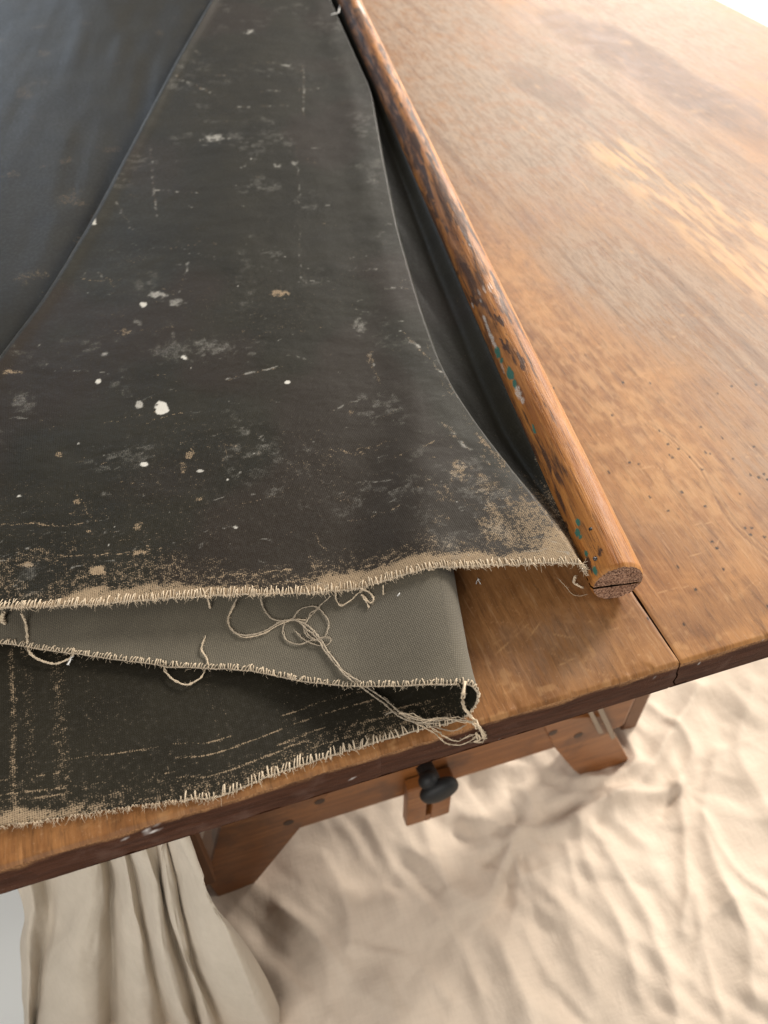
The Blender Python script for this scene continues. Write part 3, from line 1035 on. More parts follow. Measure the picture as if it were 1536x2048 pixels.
E1 = front([(-260, 1720, .002), (-120, 1680, .002), (0, 1651, .002), (100, 1637, .002), (250, 1613, .002), (340, 1600, .002), (370, 1598, .002), (440, 1588, .002),
            (560, 1543, .002), (700, 1497, .002), (830, 1460, .002), (885, 1446, .002), (930, 1432, .003)])
E2 = front([(-260, 1250, .006), (-120, 1268, .006), (0, 1283, .006), (150, 1303, .007), (330, 1325, .008), (500, 1335, .009), (600, 1358, .010),
            (720, 1375, .013), (800, 1372, .02), (900, 1367, .026), (932, 1369, .027)])
E3 = front([(-260, 1240, .014), (-120, 1232, .014), (0, 1225, .014), (180, 1215, .015), (400, 1197, .016), (560, 1190, .017), (700, 1180, .018), (780, 1165, .021),
            (860, 1141, .027), (900, 1135, .029), (1000, 1137, .026), (1100, 1143, .021), (1160, 1152, .018)])
eY = lambda E, x: np.interp(x, E[:, 0], E[:, 1])

dd = [0.0]
while dd[-1] < 1.75:
    dd.append(dd[-1] + 0.0011 * max(1.0, ((dd[-1] + .28) / 0.40) ** 1.55))
D = np.array(dd)
NR = len(D)


def loop_r(Y):
    return 0.0125 - 0.0045 * ss(0.30, 0.56, Y)


def z1(X, Y):
    z = 0.0016 + 0.0007 * fbm(X * 20, Y * 20, 140, 2)
    far = ss(0.55, 0.8, Y)
    z = z + far * (0.013 * fbm(X * 11 - Y * 2.0, Y * 2.2, 141, 3) + 0.010 * np.exp(-((X + .02 - .30 * (Y - .9)) / .05) ** 2) * 0)
    return z


def z2(X, Y):
    dist = np.maximum(fold_x(Y) - loop_r(Y) - X, 0)
    zf = 2 * loop_r(Y) + 0.0016
    return 0.0055 + (zf - 0.0055) * np.exp(-(dist / 0.075) ** 2 * 1.0) * 0.85 + (zf - 0.0055) * 0.15 * np.exp(-(dist / .03) ** 2) + 0.0008 * (fbm(X * 25, Y * 25, 142, 2) - .5)


def z3(X, Y):
    base = z2(X, Y) + 0.0042
    dc = np.maximum(X - crease_x(Y), 0)
    lift = 0.0195 + 0.0035 * np.exp(-((dc - .004) / .012) ** 2)
    z = np.log(np.exp(base * 900) + np.exp(lift * 900)) / 900
    z = z + 0.0016 * (fbm(X * 13, Y * 9, 143, 3) - .5) * ss(0, .03, dc)
    z = z + 0.0007 * (fbm(X * 40 + Y * 10, Y * 55, 144, 3) - .5)
    return z


cols_X, cols_Y, cols_Z, cols_u, cols_layer = [], [], [], [], []


def settle(fx, E):
    """front point of a column whose X depends on Y"""
    y = np.full(1, 0.3)
    for _ in range(8):
        y = eY(E, fx(y))
    return y[0]


# layer 1, left to right
n1 = 240
XL = -0.55
for a in np.concatenate([np.linspace(0, .45, 40)[:-1], np.linspace(.45, 1, n1 - 39)]):
    fx = lambda Y, a=a: XL + (fold_x(Y) - loop_r(Y) - XL) * a
    yf = settle(fx, E1)
    Yc = yf + D
    Xc = fx(Yc)
    cols_X.append(Xc); cols_Y.append(Yc); cols_Z.append(z1(Xc, Yc)); cols_u.append(Xc); cols_layer.append(1)
yl1 = cols_Y[-1][0]
yl2 = settle(lambda Y: fold_x(Y) - loop_r(Y), E2)
# right fold: half a turn
for t in np.linspace(0, 1, 30)[1:-1]:
    yf = yl1 + (yl2 - yl1) * (0.5 - 0.5 * math.cos(math.pi * t))
    Yc = yf + D
    r = loop_r(Yc)
    th = -math.pi / 2 + math.pi * t
    bul = 1.0
    Xc = fold_x(Yc) - r + r * math.cos(th) * bul
    zb = z1(fold_x(Yc) - r, Yc)
    zt_ = z2(fold_x(Yc) - r, Yc)
    Zc = (zb + zt_) / 2 + (zt_ - zb) / 2 * math.sin(th)
    cols_X.append(Xc); cols_Y.append(Yc); cols_Z.append(Zc); cols_u.append(fold_x(Yc) + 0.04 * t); cols_layer.append(2)
# layer 2, right to left
n2 = 120
LR = 0.009
for a in np.concatenate([np.linspace(0, .8, n2 - 30), np.linspace(.8, 1, 31)[1:]]):
    fx = lambda Y, a=a: fold_x(Y) - loop_r(Y) + (crease_x(Y) + LR - fold_x(Y) + loop_r(Y)) * a
    yf = settle(fx, E2)
    Yc = yf + D
    Xc = fx(Yc)
    cols_X.append(Xc); cols_Y.append(Yc); cols_Z.append(z2(Xc, Yc)); cols_u.append(0.3 - Xc); cols_layer.append(3)
yc2 = cols_Y[-1][0]
yc3 = settle(lambda Y: crease_x(Y) + LR, E3)
for t in np.linspace(0, 1, 26)[1:-1]:
    yf = yc2 + (yc3 - yc2) * t
    Yc = yf + D
    th = -math.pi / 2 - math.pi * t
    xb = crease_x(Yc) + LR
    zb, zt_ = z2(xb, Yc), z3(xb, Yc)
    Zc = (zb + zt_) / 2 + (zt_ - zb) / 2 * math.sin(th) * (1 if t < 2 else 1)
    Zc = (zb + zt_) / 2 - (zt_ - zb) / 2 * math.cos(math.pi * t)
    Xc = xb - LR * math.sin(math.pi * t)
    cols_X.append(Xc); cols_Y.append(Yc); cols_Z.append(Zc); cols_u.append(Xc + 1); cols_layer.append(4)
# layer 3, left to right as far as the ridge
n3 = 350
for a in np.concatenate([np.linspace(0, .25, 60)[:-1], np.linspace(.25, 1, n3 - 59)]):
    fx = lambda Y, a=a: crease_x(Y) + LR + (ridge_x(Y) - crease_x(Y) - LR) * a
    yf = settle(fx, E3)
    Yc = yf + D
    Xc = fx(Yc)
    cols_X.append(Xc); cols_Y.append(Yc); cols_Z.append(z3(Xc, Yc)); cols_u.append(Xc + 1); cols_layer.append(5)
# over the ridge, down beside it and into the split of the rod
for bq in np.concatenate([np.linspace(0, 1, 84)[1:] ** 1.25, [1.25, 1.5]]):
    bb = min(bq, 1.0)
    fx = lambda Y, bq=bq: ridge_x(Y) + (rod_x(Y) - RR * 0.97 - ridge_x(Y)) * bb + max(bq - 1, 0) * 0.016
    yf = settle(fx, E3)
    Yc = yf + D
    Xc = fx(Yc)
    zr = z3(ridge_x(Yc), Yc)
    dep = ss(0.30, 0.46, Yc)
    straight = zr + (RZ - zr) * bb
    gap = np.maximum(rod_x(Yc) - RR - ridge_x(Yc), 0.004)
    dropw = np.clip(0.0055 / gap, 0.06, 0.72)
    fq = np.clip(bb / dropw, 0, 1)
    fall = 0.55 * (1 - np.sqrt(np.maximum(1 - fq ** 2, 0))) + 0.45 * fq ** 2.2
    rise = ss(0.66, 1.0, bb) ** 1.5
    low = 0.0022 + 0.0015 * fbm(Xc * 60, Yc * 10, 150, 2)
    valley = zr + (low - zr) * fall
    valley = valley + (RZ - low) * rise
    Zc = straight * (1 - dep) + valley * dep
    cols_X.append(Xc); cols_Y.append(Yc); cols_Z.append(Zc); cols_u.append(Xc + 1); cols_layer.append(6)

CX, CY, CZ = np.array(cols_X).T, np.array(cols_Y).T, np.array(cols_Z).T
CU = np.array(cols_u).T
LAY = np.array(cols_layer)[None, :] * np.ones((NR, 1))
NC = CX.shape[1]
# frayed wobble of the very edge
fr_ = 0.0009 * (vn(CU * 260, CU * 0, 160) - .5) * ss(0.012, 0, D)[:, None]
CY = CY + fr_
# gentle creases that run across the sheet
cre = [((100, 90), (210, 60)), ((60, 310), (160, 215)), ((20, 330), (70, 180)), ((330, 150), (420, 140))]

# ---- paint wear
wear = np.zeros_like(CX)
white = np.zeros_like(CX) + .26 * ss(.50, .74, fbm(CX * 26, CY * 20, 191, 5)) * ss(.40, .66, fbm(CX * 110, CY * 160, 192, 4)) * (LAY == 5)
brown = np.zeros_like(CX)
dE = D[:, None] * np.ones((1, NC))
L1, L3 = (LAY <= 2), (LAY >= 5)
uu = 768 + F * ((CX - CAM[0]) * _r[0] + (CY - CAM[1]) * _r[1]) / ((CX - CAM[0]) * _f[0] + (CY - CAM[1]) * _f[1] + (CZ + T - CAM[2]) * _f[2])
# layer 3: band worn along the front edge, wide and broken toward the rod
n_a = fbm(CX * 26, CY * 60, 170, 4)
n_b = fbm(CX * 90, CY * 40, 171, 3)
toR = ss(0.02, 0.24, CX)
bw = np.interp(CX, [-.25, -.15, -.05, 0.0, .05, .09, .13, .17, .20, .24], [.020, .020, .016, .010, .012, .015, .018, .022, .028, .040])
w3 = ss(1.2, 0.2, dE / bw + (n_a - .5) * 1.9) * 0.70
w3 = np.maximum(w3, 0.36 * ss(2.6, 0.6, dE / (bw + .006) + (n_a - .5) * 2.6 + (n_b - .5) * 2.2))
# the corner beside the rod is rubbed bare in streaks that run back from the edge
cd = np.hypot((CX - 0.215) / 0.055, (CY - 0.335) / 0.055)
w3 = np.maximum(w3, 0.47 * ss(1.7, 0.2, cd + (fbm(CX * 130, CY * 48, 172, 4) - .5) * 2.4))
# rubbed ridge line
dr = np.abs(CX - ridge_x(CY) + 0.004)
w3 = np.maximum(w3, ss(0.014, 0.0, dr) * ss(0.62, 0.32, CY) * (0.16 + 0.34 * fbm(CX * 60, CY * 90, 173, 3)))
w3 = np.maximum(w3, ss(0.004, 0.0005, dr + .003 * (n_a - .5)) * ss(0.64, 0.5, CY) * 0.5 * ss(.3, .7, n_b))
# all-over scuffs
sc_ = fbm(CX * 60, CY * 150, 174, 3)
w3 = np.maximum(w3, 0.26 * ss(0.60, 0.76, fbm(CX * 28, CY * 38, 175, 4)) * ss(0.45, 0.62, sc_))
w3 = np.maximum(w3, 0.02 + 0.16 * ss(.4,.7,fbm(CX * 9, CY * 9, 176, 3)))
rng = np.random.default_rng(11)


def scratch(W, msk, X, Y, pts, wd, a, jit=0.0, seed=0):
    x0, x1 = pts[:, 0].min() - .012, pts[:, 0].max() + .012
    y0, y1 = pts[:, 1].min() - .012, pts[:, 1].max() + .012
    b_ = msk & (X > x0) & (X < x1) & (Y > y0) & (Y < y1)
    if not b_.any():
        return
    xb, yb = X[b_], Y[b_]
    d = seg_dist(xb + jit * (vn(xb * 150, yb * 150, seed) - .5), yb + jit * (vn(xb * 150, yb * 150, seed + 1) - .5), pts)
    brk = ss(.42, .72, fbm(xb * 190, yb * 190, seed + 2, 2)) if W is white else (0.65 + .6 * vn(xb * 420, yb * 420, seed + 2))
    W[b_] = np.maximum(W[b_], a * ss(wd, wd * .1, d) * brk)


Z3 = 0.022
marks3 = [  # photo polylines on the top layer: points, half width (m), strength
    ([(700, 1168), (740, 1150), (800, 1120)], .0016, .6), ([(410, 1152), (520, 1140), (585, 1134)], .0016, .56),
    ([(120, 1108), (260, 1098), (340, 1092)], .0012, .52), ([(560, 1160), (640, 1150), (760, 1125)], .0014, .5),
    ([(455, 755), (500, 742), (560, 728)], .0022, .50), ([(480, 125), (550, 122), (605, 140)], .0035, .50), ([(430, 148), (540, 150)], .003, .48),
    ([(505, 180), (590, 176), (650, 172)], .0035, .50), ([(455, 210), (520, 208), (575, 206)], .0035, .46), ([(605, 125), (608, 170), (605, 235)], .0028, .44),
    ([(350, 148), (385, 165), (430, 185)], .0035, .5), ([(310, 375), (350, 380), (400, 383)], .0024, .5), ([(300, 280), (306, 370), (312, 430)], .0026, .42),
    ([(230, 400), (250, 430), (262, 455)], .0026, .46), ([(370, 100), (390, 98), (405, 108)], .003, .5), ([(235, 355), (270, 362)], .0025, .5),
    ([(195, 540), (215, 555), (228, 568)], .0026, .5), ([(375, 520), (365, 560), (355, 580)], .0022, .4),
    ([(600, 560), (598, 380), (592, 290)], .0022, .36), ([(470, 395), (500, 420), (540, 432)], .002, .36),
    ([(150, 980), (170, 1020), (190, 1040)], .002, .42), ([(0, 1045), (60, 1040), (100, 1044)], .002, .5), ([(450, 885), (446, 910), (444, 930)], .002, .40),
    ([(800, 660), (830, 690), (870, 730), (905, 780), (945, 830), (985, 880)], .0024, .56),
    ([(880, 850), (930, 900), (980, 940)], .003, .52), ([(655, 825), (700, 800), (745, 790)], .002, .42), ([(740, 705), (750, 740), (755, 760)], .003, .46),
    ([(800, 575), (850, 578)], .0022, .42), ([(770, 920), (850, 900), (900, 880)], .002, .4), ([(620, 1045), (640, 1080), (655, 1108)], .002, .46),
    ([(340, 640), (355, 700)], .003, .30), ([(620, 720), (560, 700)], .002, .4), ([(700, 1035), (760, 1030), (800, 1020)], .002, .46),
]
msk3 = L3 & (LAY == 5)
for k, (pts, wd, a) in enumerate(marks3):
    p = at(np.array([q[0] for q in pts], float), np.array([q[1] for q in pts], float), Z3)[:, :2]
    far_ = float(np.mean([q[1] for q in pts])) < 900
    scratch(w3, msk3, CX, CY, smooth_line(p, 4), wd, a * (.75 if far_ else .95), 0.004, 200 + 3 * k)
    if far_:
        scratch(white, msk3, CX, CY, smooth_line(p, 4), wd * 1.1, a * 1.05, 0.004, 201 + 3 * k)
for k in range(260):       # loose hairline crackle, mostly level with the front edge
    cx, cy = rng.uniform(-.2, .26), 0.27 + abs(rng.normal(0, .36))
    an, ln = rng.normal(-.12, .35), rng.uniform(.004, .026)
    q = np.array([(cx - math.cos(an) * ln, cy - math.sin(an) * ln), (cx, cy + rng.normal(0, .15) * ln), (cx + math.cos(an) * ln, cy + math.sin(an) * ln)])
    scratch(w3 if k % 3 == 0 else white, msk3, CX, CY, q, rng.uniform(.0006, .0011) * (1 + cy), rng.uniform(.26, .5), .006, 400 + 3 * k)
# specks
for k in range(85):
    cx, cy = rng.uniform(-.3, .3), 0.26 + abs(rng.normal(0, .42))
    r = rng.uniform(.0005, .0010) * (1 + .8 * cy)
    b_ = msk3 & (np.abs(CX - cx) < .005) & (np.abs(CY - cy) < .005)
    if b_.any():
        w_ = rng.uniform(.3, .8)
        white[b_] = np.maximum(white[b_], w_ * ss(r, r * .4, np.hypot(CX[b_] - cx, (CY[b_] - cy) * .8)))
# paint drops and chalk, photo point, radii in photo pixels, strength
for (u, v, ru, rv, a) in ((322, 812, 15, 17, 1.0), (277, 803, 9, 11, .62), (195, 758, 8, 6, .9), (287, 924, 9, 4, 1.0), (574, 760, 6, 4, 1.0), (367, 711, 6, 4, .9),
                          (183, 440, 10, 14, .85), (427, 272, 34, 12, .55), (470, 268, 26, 14, .28), (285, 605, 8, 7, .85), (315, 585, 26, 9, .55), (350, 603, 34, 10, .45),
                          (275, 640, 14, 10, .35), (720, 645, 20, 26, .38), (425, 690, 70, 26, .33), (350, 700, 80, 34, .26), (205, 982, 16, 8, .35), (400, 938, 8, 3, .7),
                          (470, 1050, 6, 3, .7), (205, 703, 10, 5, .5), (555, 328, 12, 8, .5), (588, 322, 10, 6, .45), (500, 60, 16, 6, .6), (570, 127, 14, 5, .55),
                          (36, 986, 4, 3, .9), (480, 940, 4, 3, .6), (455, 955, 3, 2, .8), (45, 800, 40, 30, .3), (500, 470, 10, 5, .4)):
    p = at(np.array([u, u + ru, u], float), np.array([v, v, v + rv], float), Z3)[:, :2]
    a1, a2 = p[1] - p[0], p[2] - p[0]
    Mi = np.linalg.inv(np.array([a1, a2]).T)
    R_ = 3 * (np.abs(a1) + np.abs(a2))
    b_ = msk3 & (np.abs(CX - p[0, 0]) < R_[0]) & (np.abs(CY - p[0, 1]) < R_[1])
    dx_, dy_ = CX[b_] - p[0, 0], CY[b_] - p[0, 1]
    q1, q2 = Mi[0, 0] * dx_ + Mi[0, 1] * dy_, Mi[1, 0] * dx_ + Mi[1, 1] * dy_
    d = np.hypot(q1, q2) + (fbm(CX[b_] * 220, CY[b_] * 220, 300, 3) - .5) * (0.7 if a > .6 else 1.4)
    white[b_] = np.maximum(white[b_], a * ss(1.05, 0.75 if a > .6 else .1, d))
dcr = CX - crease_x(CY) - .001
white = np.where((LAY >= 4) & (LAY <= 5), np.maximum(white, (.30 + .25 * fbm(CX * 40, CY * 30, 190, 3)) * ss(.009, .001, np.abs(dcr))), white)  # crease highlight painted as a pale line, together with fold wear
# worn linen spots
for (u, v, ru, rv, a) in ((195, 1138, 22, 14, .75), (280, 1100, 20, 8, .65), (275, 1050, 14, 14, .5), (175, 1057, 10, 10, .58), (560, 582, 22, 10, .62), (575, 582, 8, 6, .7),
                          (380, 905, 18, 14, .5), (365, 930, 8, 20, .42), (395, 995, 20, 8, .45), (115, 903, 10, 8, .5), (155, 1000, 14, 10, .5), (20, 740, 30, 7, .58),
                          (920, 950, 30, 30, .5), (700, 820, 14, 10, .45), (160, 1150, 12, 6, .5), (250, 660, 16, 12, .45), (55, 1125, 18, 8, .6), (740, 708, 12, 16, .42)):
    p = at(np.array([u, u + ru, u], float), np.array([v, v, v + rv], float), Z3)[:, :2]
    a1, a2 = p[1] - p[0], p[2] - p[0]
    Mi = np.linalg.inv(np.array([a1, a2]).T)
    R_ = 3 * (np.abs(a1) + np.abs(a2))
    b_ = msk3 & (np.abs(CX - p[0, 0]) < R_[0]) & (np.abs(CY - p[0, 1]) < R_[1])
    dx_, dy_ = CX[b_] - p[0, 0], CY[b_] - p[0, 1]
    d = np.hypot(Mi[0, 0] * dx_ + Mi[0, 1] * dy_, Mi[1, 0] * dx_ + Mi[1, 1] * dy_) + (fbm(CX[b_] * 260, CY[b_] * 260, 301, 3) - .5) * 1.3
    w3[b_] = np.maximum(w3[b_], a * ss(1.1, .3, d))
brown3 = 0.75 * ss(0.52, 0.70, fbm(CX * 8, CY * 6, 177, 3))
for (c, ru, rv, a) in (((170, 720), 150, 130, .6), ((300, 330), 120, 160, .5), ((340, 950), 110, 60, .4)):
    p = at(np.array([c[0]], float), np.array([c[1]], float), Z3)[0]
    brown3 = np.maximum(brown3, a * ss(1.2, .3, np.hypot((CX - p[0]) / (ru * .00042), (CY - p[1]) / (rv * .0006)) + fbm(CX * 25, CY * 25, 178, 3) - .5))

# layer 1: fine speckle, two columns of worn weave, several worn lines along the edge
w1 = 0.04 + 0.14 * ss(.4,.7,fbm(CX * 14, CY * 14, 180, 3))
for ucol, hwid, a in ((28, .003, .44), (125, .007, .34), (60, .006, .30), (190, .010, .22), (600, .004, .25), (600, .012, .2), (450, .01, .2)):
    xc = at(np.array([float(ucol)]), np.array([1500.]), 0.002)[0, 0]
    w1 = np.maximum(w1, a * ss(1.6, 0.1, np.abs(CX - xc + .002 * (vn(CY * 60, CY * 0, 182) - .5)) / hwid) * (0.75 + .35 * fbm(CX * 80, CY * 50, 181, 3)))
for off_, hw_, a in ((.0335, .0012, .56), (.0255, .0013, .58), (.0165, .0018, .56), (.0125, .0015, .56), (.0065, .0016, .5)):
    lin = np.abs(dE - off_ - .004 * (fbm(CX * 22, CX * 0, 183, 3) - .5))
    w1 = np.maximum(w1, a * ss(hw_, 0.0, lin) * ss(.30, .55, fbm(CX * 32, CX * 0 + off_ * 900, 184, 3)) * (0.8 + .4 * n_b))
w1 = np.maximum(w1, 0.38 * ss(.034, .004, dE) * (0.55 + .7 * fbm(CX * 50, CY * 90, 185, 3)))
leftw = ss(-.02, -.14, CX)
w1 = np.maximum(w1, leftw * 0.66 * ss(1.1, .2, dE / .009 + (n_b - .5) * 1.8))
w1 = np.maximum(w1, 0.30 * ss(.6, .72, fbm(CX * 44, CY * 44, 186, 4)) * ss(.05, .01, dE))
wear = np.where(LAY >= 5, w3, np.where(LAY <= 1, w1, np.where(LAY == 2, 0.2, 0.05)))
# the upper left of the bottom layer is the cleanest
wear = np.where((LAY <= 1) & (CY > .5), 0.02 + .30 * ss(.66, .78, fbm(CX * 30, CY * 24, 187, 3)), wear)
brown = np.where(LAY >= 5, brown3, 0.12 * (LAY <= 1))
wear = np.where(LAY == 6, np.maximum(wear * .85, 0.45 * ss(.36, .29, CY)), wear)

V = np.stack([CX, CY, CZ + T], -1).reshape(-1, 3)
loc = np.array(canvas.location)
sheet = mesh("canvas_sheet", V - loc, grid_faces(NR, NC), [M_PAINT, M_BACK], canvas)
col_attr(sheet, "marks", np.stack([wear, white, brown, brown * 0], -1).reshape(-1, 4))
vec_attr(sheet, "weft", np.stack([CU, CY, CY * 0], -1).reshape(-1, 3))
sm = sheet.modifiers.new("thickness", 'SOLIDIFY')
sm.thickness = 0.0008
sm.offset = -1
sm.material_offset = 1
sm.use_rim = True

# ---- overcast stitching along the cut edges
def edge_curve(c0, c1):
    return np.stack([CX[0, c0:c1], CY[0, c0:c1], CZ[0, c0:c1]], -1), np.stack([CX[5, c0:c1], CY[5, c0:c1], CZ[5, c0:c1]], -1)


def stitches(name, c0, c1, pitch, ln, rad, over, seed, mat=M_THREAD, xmin=-9, under=False):
    rng = np.random.default_rng(seed)
    e, inn = edge_curve(c0, c1)
    dlt = np.linalg.norm(np.diff(e, axis=0), axis=1)
    arc = np.concatenate([[0], np.cumsum(dlt)])
    b = MB()
    s_ = pitch
    while s_ < arc[-1]:
        k = np.searchsorted(arc, s_)
        k = min(max(k, 1), len(e) - 1)
        t = (s_ - arc[k - 1]) / max(dlt[k - 1], 1e-9)
        p = e[k - 1] + (e[k] - e[k - 1]) * t
        tan = (e[k] - e[k - 1]) / max(dlt[k - 1], 1e-9)
        w_ = inn[k] - e[k]
        w_ = w_ / np.linalg.norm(w_)
        up = np.cross(tan, w_)
        up = up / np.linalg.norm(up)
        if under:
            up = -up
        if p[0] > xmin:
            if rng.random() < .04:
                s_ += pitch * rng.uniform(.4, 1.2)
                continue
            L_ = ln * rng.uniform(.45, 1.15) * (1 + .35 * (vn(np.array([arc[k] * 70.]), np.array([seed * 1.]), 9)[0] - .5))
            sl = tan * rng.normal(.0007, .0011) * (1 if not under else -1)
            r = rad * rng.uniform(.55, 1.2)
            o_ = over * rng.uniform(.2, 1.9)
            th = 0.0009
            pts = [p + w_ * L_ + sl - up * .0004 * (1 if not under else 0) + (up * th if under else 0) * 0,
                   p + w_ * L_ * .8 + sl * .8 + up * (r * .9 + (th if under else 0)),
                   p + w_ * L_ * .35 + sl * .4 + up * (r * 1.2 + (th if under else 0)),
                   p - w_ * o_ + up * (r * .4 + (th * .5 if under else -th * .3)),
                   p - w_ * o_ * .9 - up * (th * 1.2 if not under else th * .2) - sl * .3,
                   p + w_ * L_ * .3 - up * (th + r) * (1 if not under else .3) - sl]
            b.tube(np.array(pts) + np.array([0, 0, T]) - loc, r * np.array([.6, 1, 1, 1, .9, .5]), 5)
        s_ += pitch * rng.uniform(.55, 1.45)
    o = b.build(name, mat, canvas, True)
    o["kind"] = "stuff"
    return o


i1 = 0
i2 = n1
i3 = i2 + 28
i4 = i3 + n2
i5 = i4 + 24
i6 = i5 + n3
x_st = at(np.array([358.]), np.array([1600.]), .002)[0, 0]
stitches("edge_stitching", i1, i2, .0022, .0052, .00048, .0010, 1, xmin=x_st)
stitches("edge_stitching", i2 - 2, i4, .0017, .0028, .00042, .0008, 2, under=True)
stitches("edge_stitching", i5, i6 + 82, .0015, .0058, .00042, .0013, 3)
# a continuous bound cord along each overcast edge
for c0, c1, xm in ((i1, i2 + 28, x_st), (i3, i4, -9), (i5, i6 + 82, -9)):
    e, _ = edge_curve(c0, c1)
    e = e[e[:, 0] > xm][::2]
    b = MB()
    b.tube(e + np.array([0, -.0003, T - .0006]) - loc + 0.0002 * RNG.normal(size=e.shape), .0006, 5)
    b.build("edge_cord", M_FLAX, canvas, True)

# ---- lint and short frayed fibres along the edges
b = MB()
rng = np.random.default_rng(23)
for c0, c1, n_, ll in ((i1, i1 + 210, 420, .0045), (i5, i6 + 50, 620, .0045), (i3, i4, 330, .0035), (i1 + 50, i1 + 160, 320, .0035)):
    e, inn = edge_curve(c0, c1)
    for _ in range(n_):
        k = rng.integers(0, len(e))
        p = e[k]
        dvec = np.array([rng.normal(0, .5), -1 + rng.normal(0, .4), rng.normal(0.1, .35)])
        dvec *= ll * rng.uniform(.3, 1.2) / np.linalg.norm(dvec)
        q = p + dvec * .55 + rng.normal(0, .0004, 3)
        q2 = p + dvec + rng.normal(0, .0008, 3)
        P_ = np.array([p, q, q2])
        P_[:, 2] = np.maximum(P_[:, 2], .0006)
        b.tube(P_ + np.array([0, 0, T]) - loc, np.array([.00016, .00014, .00008]), 3)
o = b.build("frayed_fibres", M_THREAD, canvas, True)
o["kind"] = "stuff"


# ---- loose threads lying on the layers and hanging off the table edge
def ground_pt(u, v, lift):
    z = 0.002
    for _ in range(6):
        p = at(np.array([float(u)]), np.array([float(v)]), z)[0]
        x, y = p[:1], p[1:2]
        if y[0] > eY(E3, x)[0] and x[0] < rod_x(y)[0] - RR:
            zz_ = z3(x, y)[0] + .001
        elif y[0] > eY(E2, x)[0] and x[0] < fold_x(y)[0] - .006:
            zz_ = z2(x, y)[0] + .001
        elif y[0] > eY(E1, x)[0] and x[0] < fold_x(y)[0]:
            zz_ = 0.0032
        else:
            zz_ = 0.0012
        z = zz_ + lift
    p = at(np.array([float(u)]), np.array([float(v)]), z)[0]
    if p[1] < TF - .0005:
        p = at_y(np.array([float(u)]), np.array([float(v)]), TF - .0022)[0]
    return p


def thread(pts, rad=.00055, mat=M_FLAX, plies=2, lift=.0004, seed=0, name="loose_thread", spread=1.0):
    rng = np.random.default_rng(seed + 50)
    q = smooth_line([(p[0], p[1]) for p in pts], 7)
    lf = smooth_line([(p[2] if len(p) > 2 else 0.0, 0) for p in pts], 7)[:, 0]
    P_ = np.array([ground_pt(a[0], a[1], lift + max(l_, 0)) for a, l_ in zip(q, lf)])
    # soften height jumps
    for _ in range(5):
        P_[1:-1, 2] = np.maximum(P_[1:-1, 2], .5 * P_[1:-1, 2] + .25 * (P_[:-2, 2] + P_[2:, 2]))
    n = len(P_)
    b = MB()
    arc = np.concatenate([[0], np.cumsum(np.linalg.norm(np.diff(P_, axis=0), axis=1))])
    for k in range(plies):
        an = arc / .0022 * 2 * math.pi / 2 + k * 2 * math.pi / plies
        off = np.stack([np.cos(an), np.sin(an) * .6, np.abs(np.sin(an)) * .7], -1) * rad * .62 * spread
        wob = np.stack([np.interp(arc, np.linspace(0, arc[-1], n // 4 + 2), rng.normal(0, .0003 * spread, n // 4 + 2)) for _ in range(3)], -1)
        wob[:, 2] = np.abs(wob[:, 2])
        b.tube(P_ + off + wob - loc, rad * (0.75 if plies > 1 else 1) * np.linspace(1, .75, n), 5)
    # fuzz
    for _ in range(int(arc[-1] * 900)):
        i = rng.integers(0, n)
        dv = rng.normal(0, 1, 3)
        dv[2] = abs(dv[2]) * .6
        dv *= rng.uniform(.0008, .0024) / np.linalg.norm(dv)
        b.tube(np.array([P_[i], P_[i] + dv * .6 + rng.normal(0, .0002, 3), P_[i] + dv]) - loc, [.00008, .00007, .00004], 3)
    return b.build(name, mat, canvas, True)


MAIN = [(590, 1240), (620, 1255), (645, 1285), (662, 1312), (690, 1345), (720, 1366), (752, 1388), (780, 1408, .002), (808, 1430, .003), (835, 1440, .003), (870, 1441, .002), (905, 1440, .002), (940, 1446, .001), (962, 1462)]
thread([(476, 1196, .004), (462, 1222), (456, 1244), (466, 1263), (492, 1272), (530, 1262), (560, 1246)] + MAIN[:1] + [(612, 1258), (640, 1285), (656, 1312), (684, 1345), (715, 1370), (748, 1393), (776, 1414, .002), (800, 1434, .003), (830, 1444, .003), (880, 1447)], seed=1)
thread([(521, 1195, .004), (528, 1218), (545, 1238), (566, 1242)] + MAIN, seed=2, mat=M_FLAX)
thread([(470, 1210, .003), (457, 1236), (463, 1258), (488, 1275), (520, 1270), (556, 1252), (585, 1240), (612, 1240)], seed=3, rad=.0004, mat=M_THREAD)
thread([(585, 1238), (600, 1220), (625, 1213), (645, 1225), (657, 1245), (652, 1270), (632, 1281), (612, 1270), (608, 1250), (622, 1232), (638, 1214), (660, 1193, .004)], seed=4, rad=.0004)
thread([(640, 1216), (622, 1228), (612, 1248), (614, 1268), (632, 1282)], seed=5, rad=.00035)
thread([(570, 1245), (566, 1262), (574, 1282), (598, 1290), (622, 1282), (648, 1276), (662, 1278), (655, 1290), (634, 1291), (612, 1282), (590, 1262)], seed=6, rad=.00033)
thread([(44, 1228, .005), (52, 1250), (56, 1290), (62, 1308, .001), (85, 1322), (112, 1327), (138, 1318), (152, 1303)], seed=7, rad=.0008, mat=M_THREAD)
thread([(136, 1330), (143, 1318), (150, 1304)], seed=8, rad=.0006, mat=M_PALE)
thread([(326, 1322), (332, 1345), (352, 1363), (376, 1369), (400, 1357), (413, 1335), (413, 1318), (403, 1300), (406, 1285), (412, 1273)], seed=9, rad=.00055, mat=M_THREAD)
thread([(931, 1368, .001), (927, 1385, .006), (925, 1402, .006), (930, 1420, .004), (946, 1440, .001), (962, 1462), (966, 1476)], seed=10, rad=.0009, mat=M_THREAD, plies=3)
